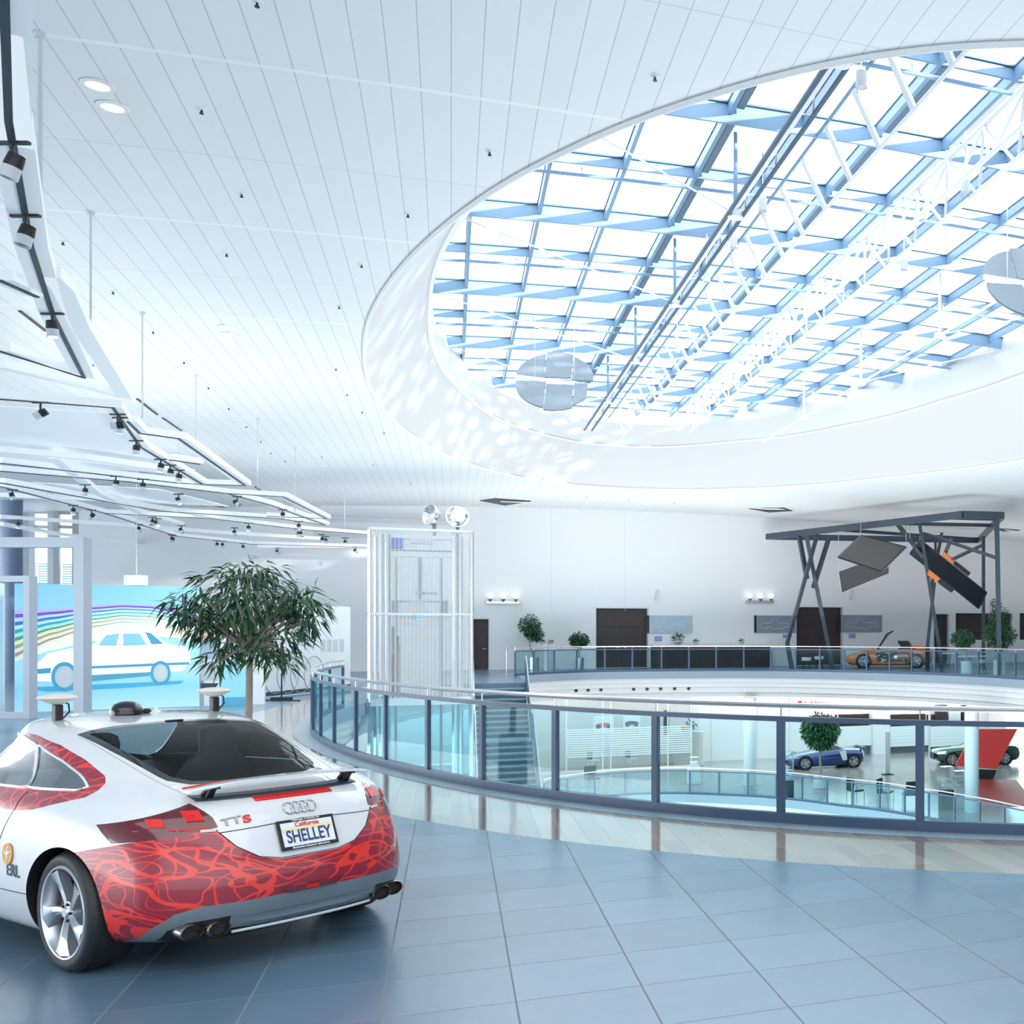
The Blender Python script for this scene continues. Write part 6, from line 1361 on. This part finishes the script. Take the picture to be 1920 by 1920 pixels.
# cabin
MB().box((.9,0,.42),(2.2,1.25,.06)).build('cabin_floor','black',car,world=False)
MB().prism([(-.35,-.58,.84),(.38,-.60,.80),(.38,.60,.80),(-.35,.58,.84)],(0,0,.03)).build('parcel_shelf','seat',car,world=False)
MB().prism([(1.75,-.62,.70),(2.15,-.62,.80),(2.15,.62,.80),(1.75,.62,.70)],(0,0,.12)).build('dashboard','seat',car,world=False,bevel=.03)
for sg in (1,-1):
    s_=MB(); P=[(.95,.16),(1.02,.24),(1.10,.25)]; 
    sb=MB().prism([(.86,sg*.36-.24,.48),(1.10,sg*.36-.25,.48),(.98,sg*.36-.21,1.02),(.90,sg*.36-.17,1.08),(.84,sg*.36-.16,1.04)],(0,.0,0)) if False else MB()
    rows=[(.48,1.02,.25,.10),(.62,1.00,.255,.10),(.80,.95,.255,.09),(.95,.90,.235,.075),(1.04,.87,.19,.06),(1.09,.86,.125,.05),(1.13,.855,.12,.055),(1.20,.855,.125,.06),(1.25,.86,.115,.05),(1.275,.865,.07,.03)]
    V=[];n=16
    for z_,x_,hw_,ht_ in rows: V+=[(x_+ht_*math.cos(2*PI*i/n),sg*.36+hw_*math.copysign(abs(math.sin(2*PI*i/n))**.7,math.sin(2*PI*i/n)),z_-.03) for i in range(n)]
    m_=len(rows); MB().add(V,[(k*n+i,k*n+(i+1)%n,(k+1)*n+(i+1)%n,(k+1)*n+i) for k in range(m_-1) for i in range(n)]+[tuple(range(n-1,-1,-1)),tuple(range((m_-1)*n,m_*n))]).build('seat','seat',car,world=False,smooth=True)
    MB().box((1.28,sg*.36,.50),(.55,.5,.14)).build('seat_cushion','seat',car,world=False,bevel=.04)
MB().path([(1.72,.36+.18*math.cos(t),.86+.18*math.sin(t)) for t in [2*PI*i/28 for i in range(28)]],.014,8,closed=True).build('steering_wheel','black',car,world=False,smooth=True)
for sg in (1,-1): MB().ball((1.95,sg*.98,.98),.11,10,sz=(.6,1.1,.75)).build('door_mirror','carwhite',car,world=False,smooth=True)
for sg in (1,-1): MB().prism([(2.85,sg*.86,.62),(3.20,sg*.66,.62),(3.1,sg*.64,.76),(2.75,sg*.84,.80)],(0,sg*.03,.01)).build('headlight','lgrey',car,world=False)
MB().box((3.31,0,.45),(.04,.9,.5)).build('front_grille','black',car,world=False)
# side logo
h,n_=hity(.56,.61); yy=Z-n_*Z.dot(n_); lf=frame(h+n_*.004,Vector((-1,0,0)),yy); W_=MX[car.name]@lf
lg=MB().lathe([(0,0),(.062,0),(.062,.003),(0,.003)],(0,0,0),36); lg.v=[lf@v for v in lg.v]; lg=lg.build('side_logo','logoorange',car,world=False)
P=[(.006,.045),(.014,.036),(.006,.022),(.022,.012),(.042,.020),(.046,.014),(.026,.000),(.012,-.004),(.010,-.022),(.004,-.046),(-.006,-.046),(.0,-.026),(-.006,-.010),(-.026,.002),(-.040,.020),(-.034,.024),(-.020,.010),(-.006,.012),(-.004,.030)]
b=MB(); b.prism([lf@Vector((x,y,.0035)) for x,y in P],n_*.002); b.build('logo_figure','plate',lg,world=False)
h,n_=hity(.50,.518); yy=Z-n_*Z.dot(n_); lf=frame(h+n_*.003,Vector((-1,0,0)),yy); text('ERL',.098,'side_lettering','navy',car,MX[car.name]@lf@Matrix.Translation((.085,0,0)),extrude=.001,align='RIGHT',sx=1.05,bold=.0015)
# roof antennas and dome
def roofz(x,y): h,n_=hitz(x,y); return h
for k,(x,y,l) in enumerate(((1.12,.47,'cream disc antenna on a black bracket on the left of the car roof'),(1.12,-.47,'cream disc antenna on a black bracket on the right of the car roof'))):
    b=roofz(x,y); r=MB().prism([b+Vector((-.03,-.022,-.01)),b+Vector((.03,-.022,-.01)),b+Vector((.03,.022,-.01)),b+Vector((-.03,.022,-.01))],(0,0,.11)).build('antenna_stand','black',car,world=False,bevel=.008)
    MB().lathe([(0,-.028),(.03,-.028),(.075,-.006),(.108,.012),(.100,.024),(.05,.036),(0,.038)],b+Vector((0,0,.13)),32).build('antenna_disc','cream',r,world=False,smooth=True)
    MB().path([b+Vector((0,-.03,.115)),b+Vector((0,-.06,.10)),b+Vector((0,-.065,.05)),b+Vector((0,-.03,.01))],.005,6).build('antenna_cable','black',r,world=False)
b=roofz(1.10,.09); MB().lathe([(.092,-.01),(.094,.012),(.088,.04),(.07,.068),(.04,.085),(0,.09)],b,32).build('roof_dome','blackgloss',car,world=False,smooth=True)
MB().ball(b+Vector((.0,-.12,.015)),.022,8,sz=(1,1.3,.8)).build('roof_sensor','black',car,world=False); MB().lathe([(.03,0),(.03,.01),(.012,.02),(.006,.05),(0,.055)],b+Vector((.05,-.2,-.005)),14).build('roof_sensor','plate',car,world=False)
b=roofz(.72,-.02); MB().box(b+Vector((0,0,.002)),(.03,.10,.01)).build('roof_aerial_base','blackgloss',car,world=False)
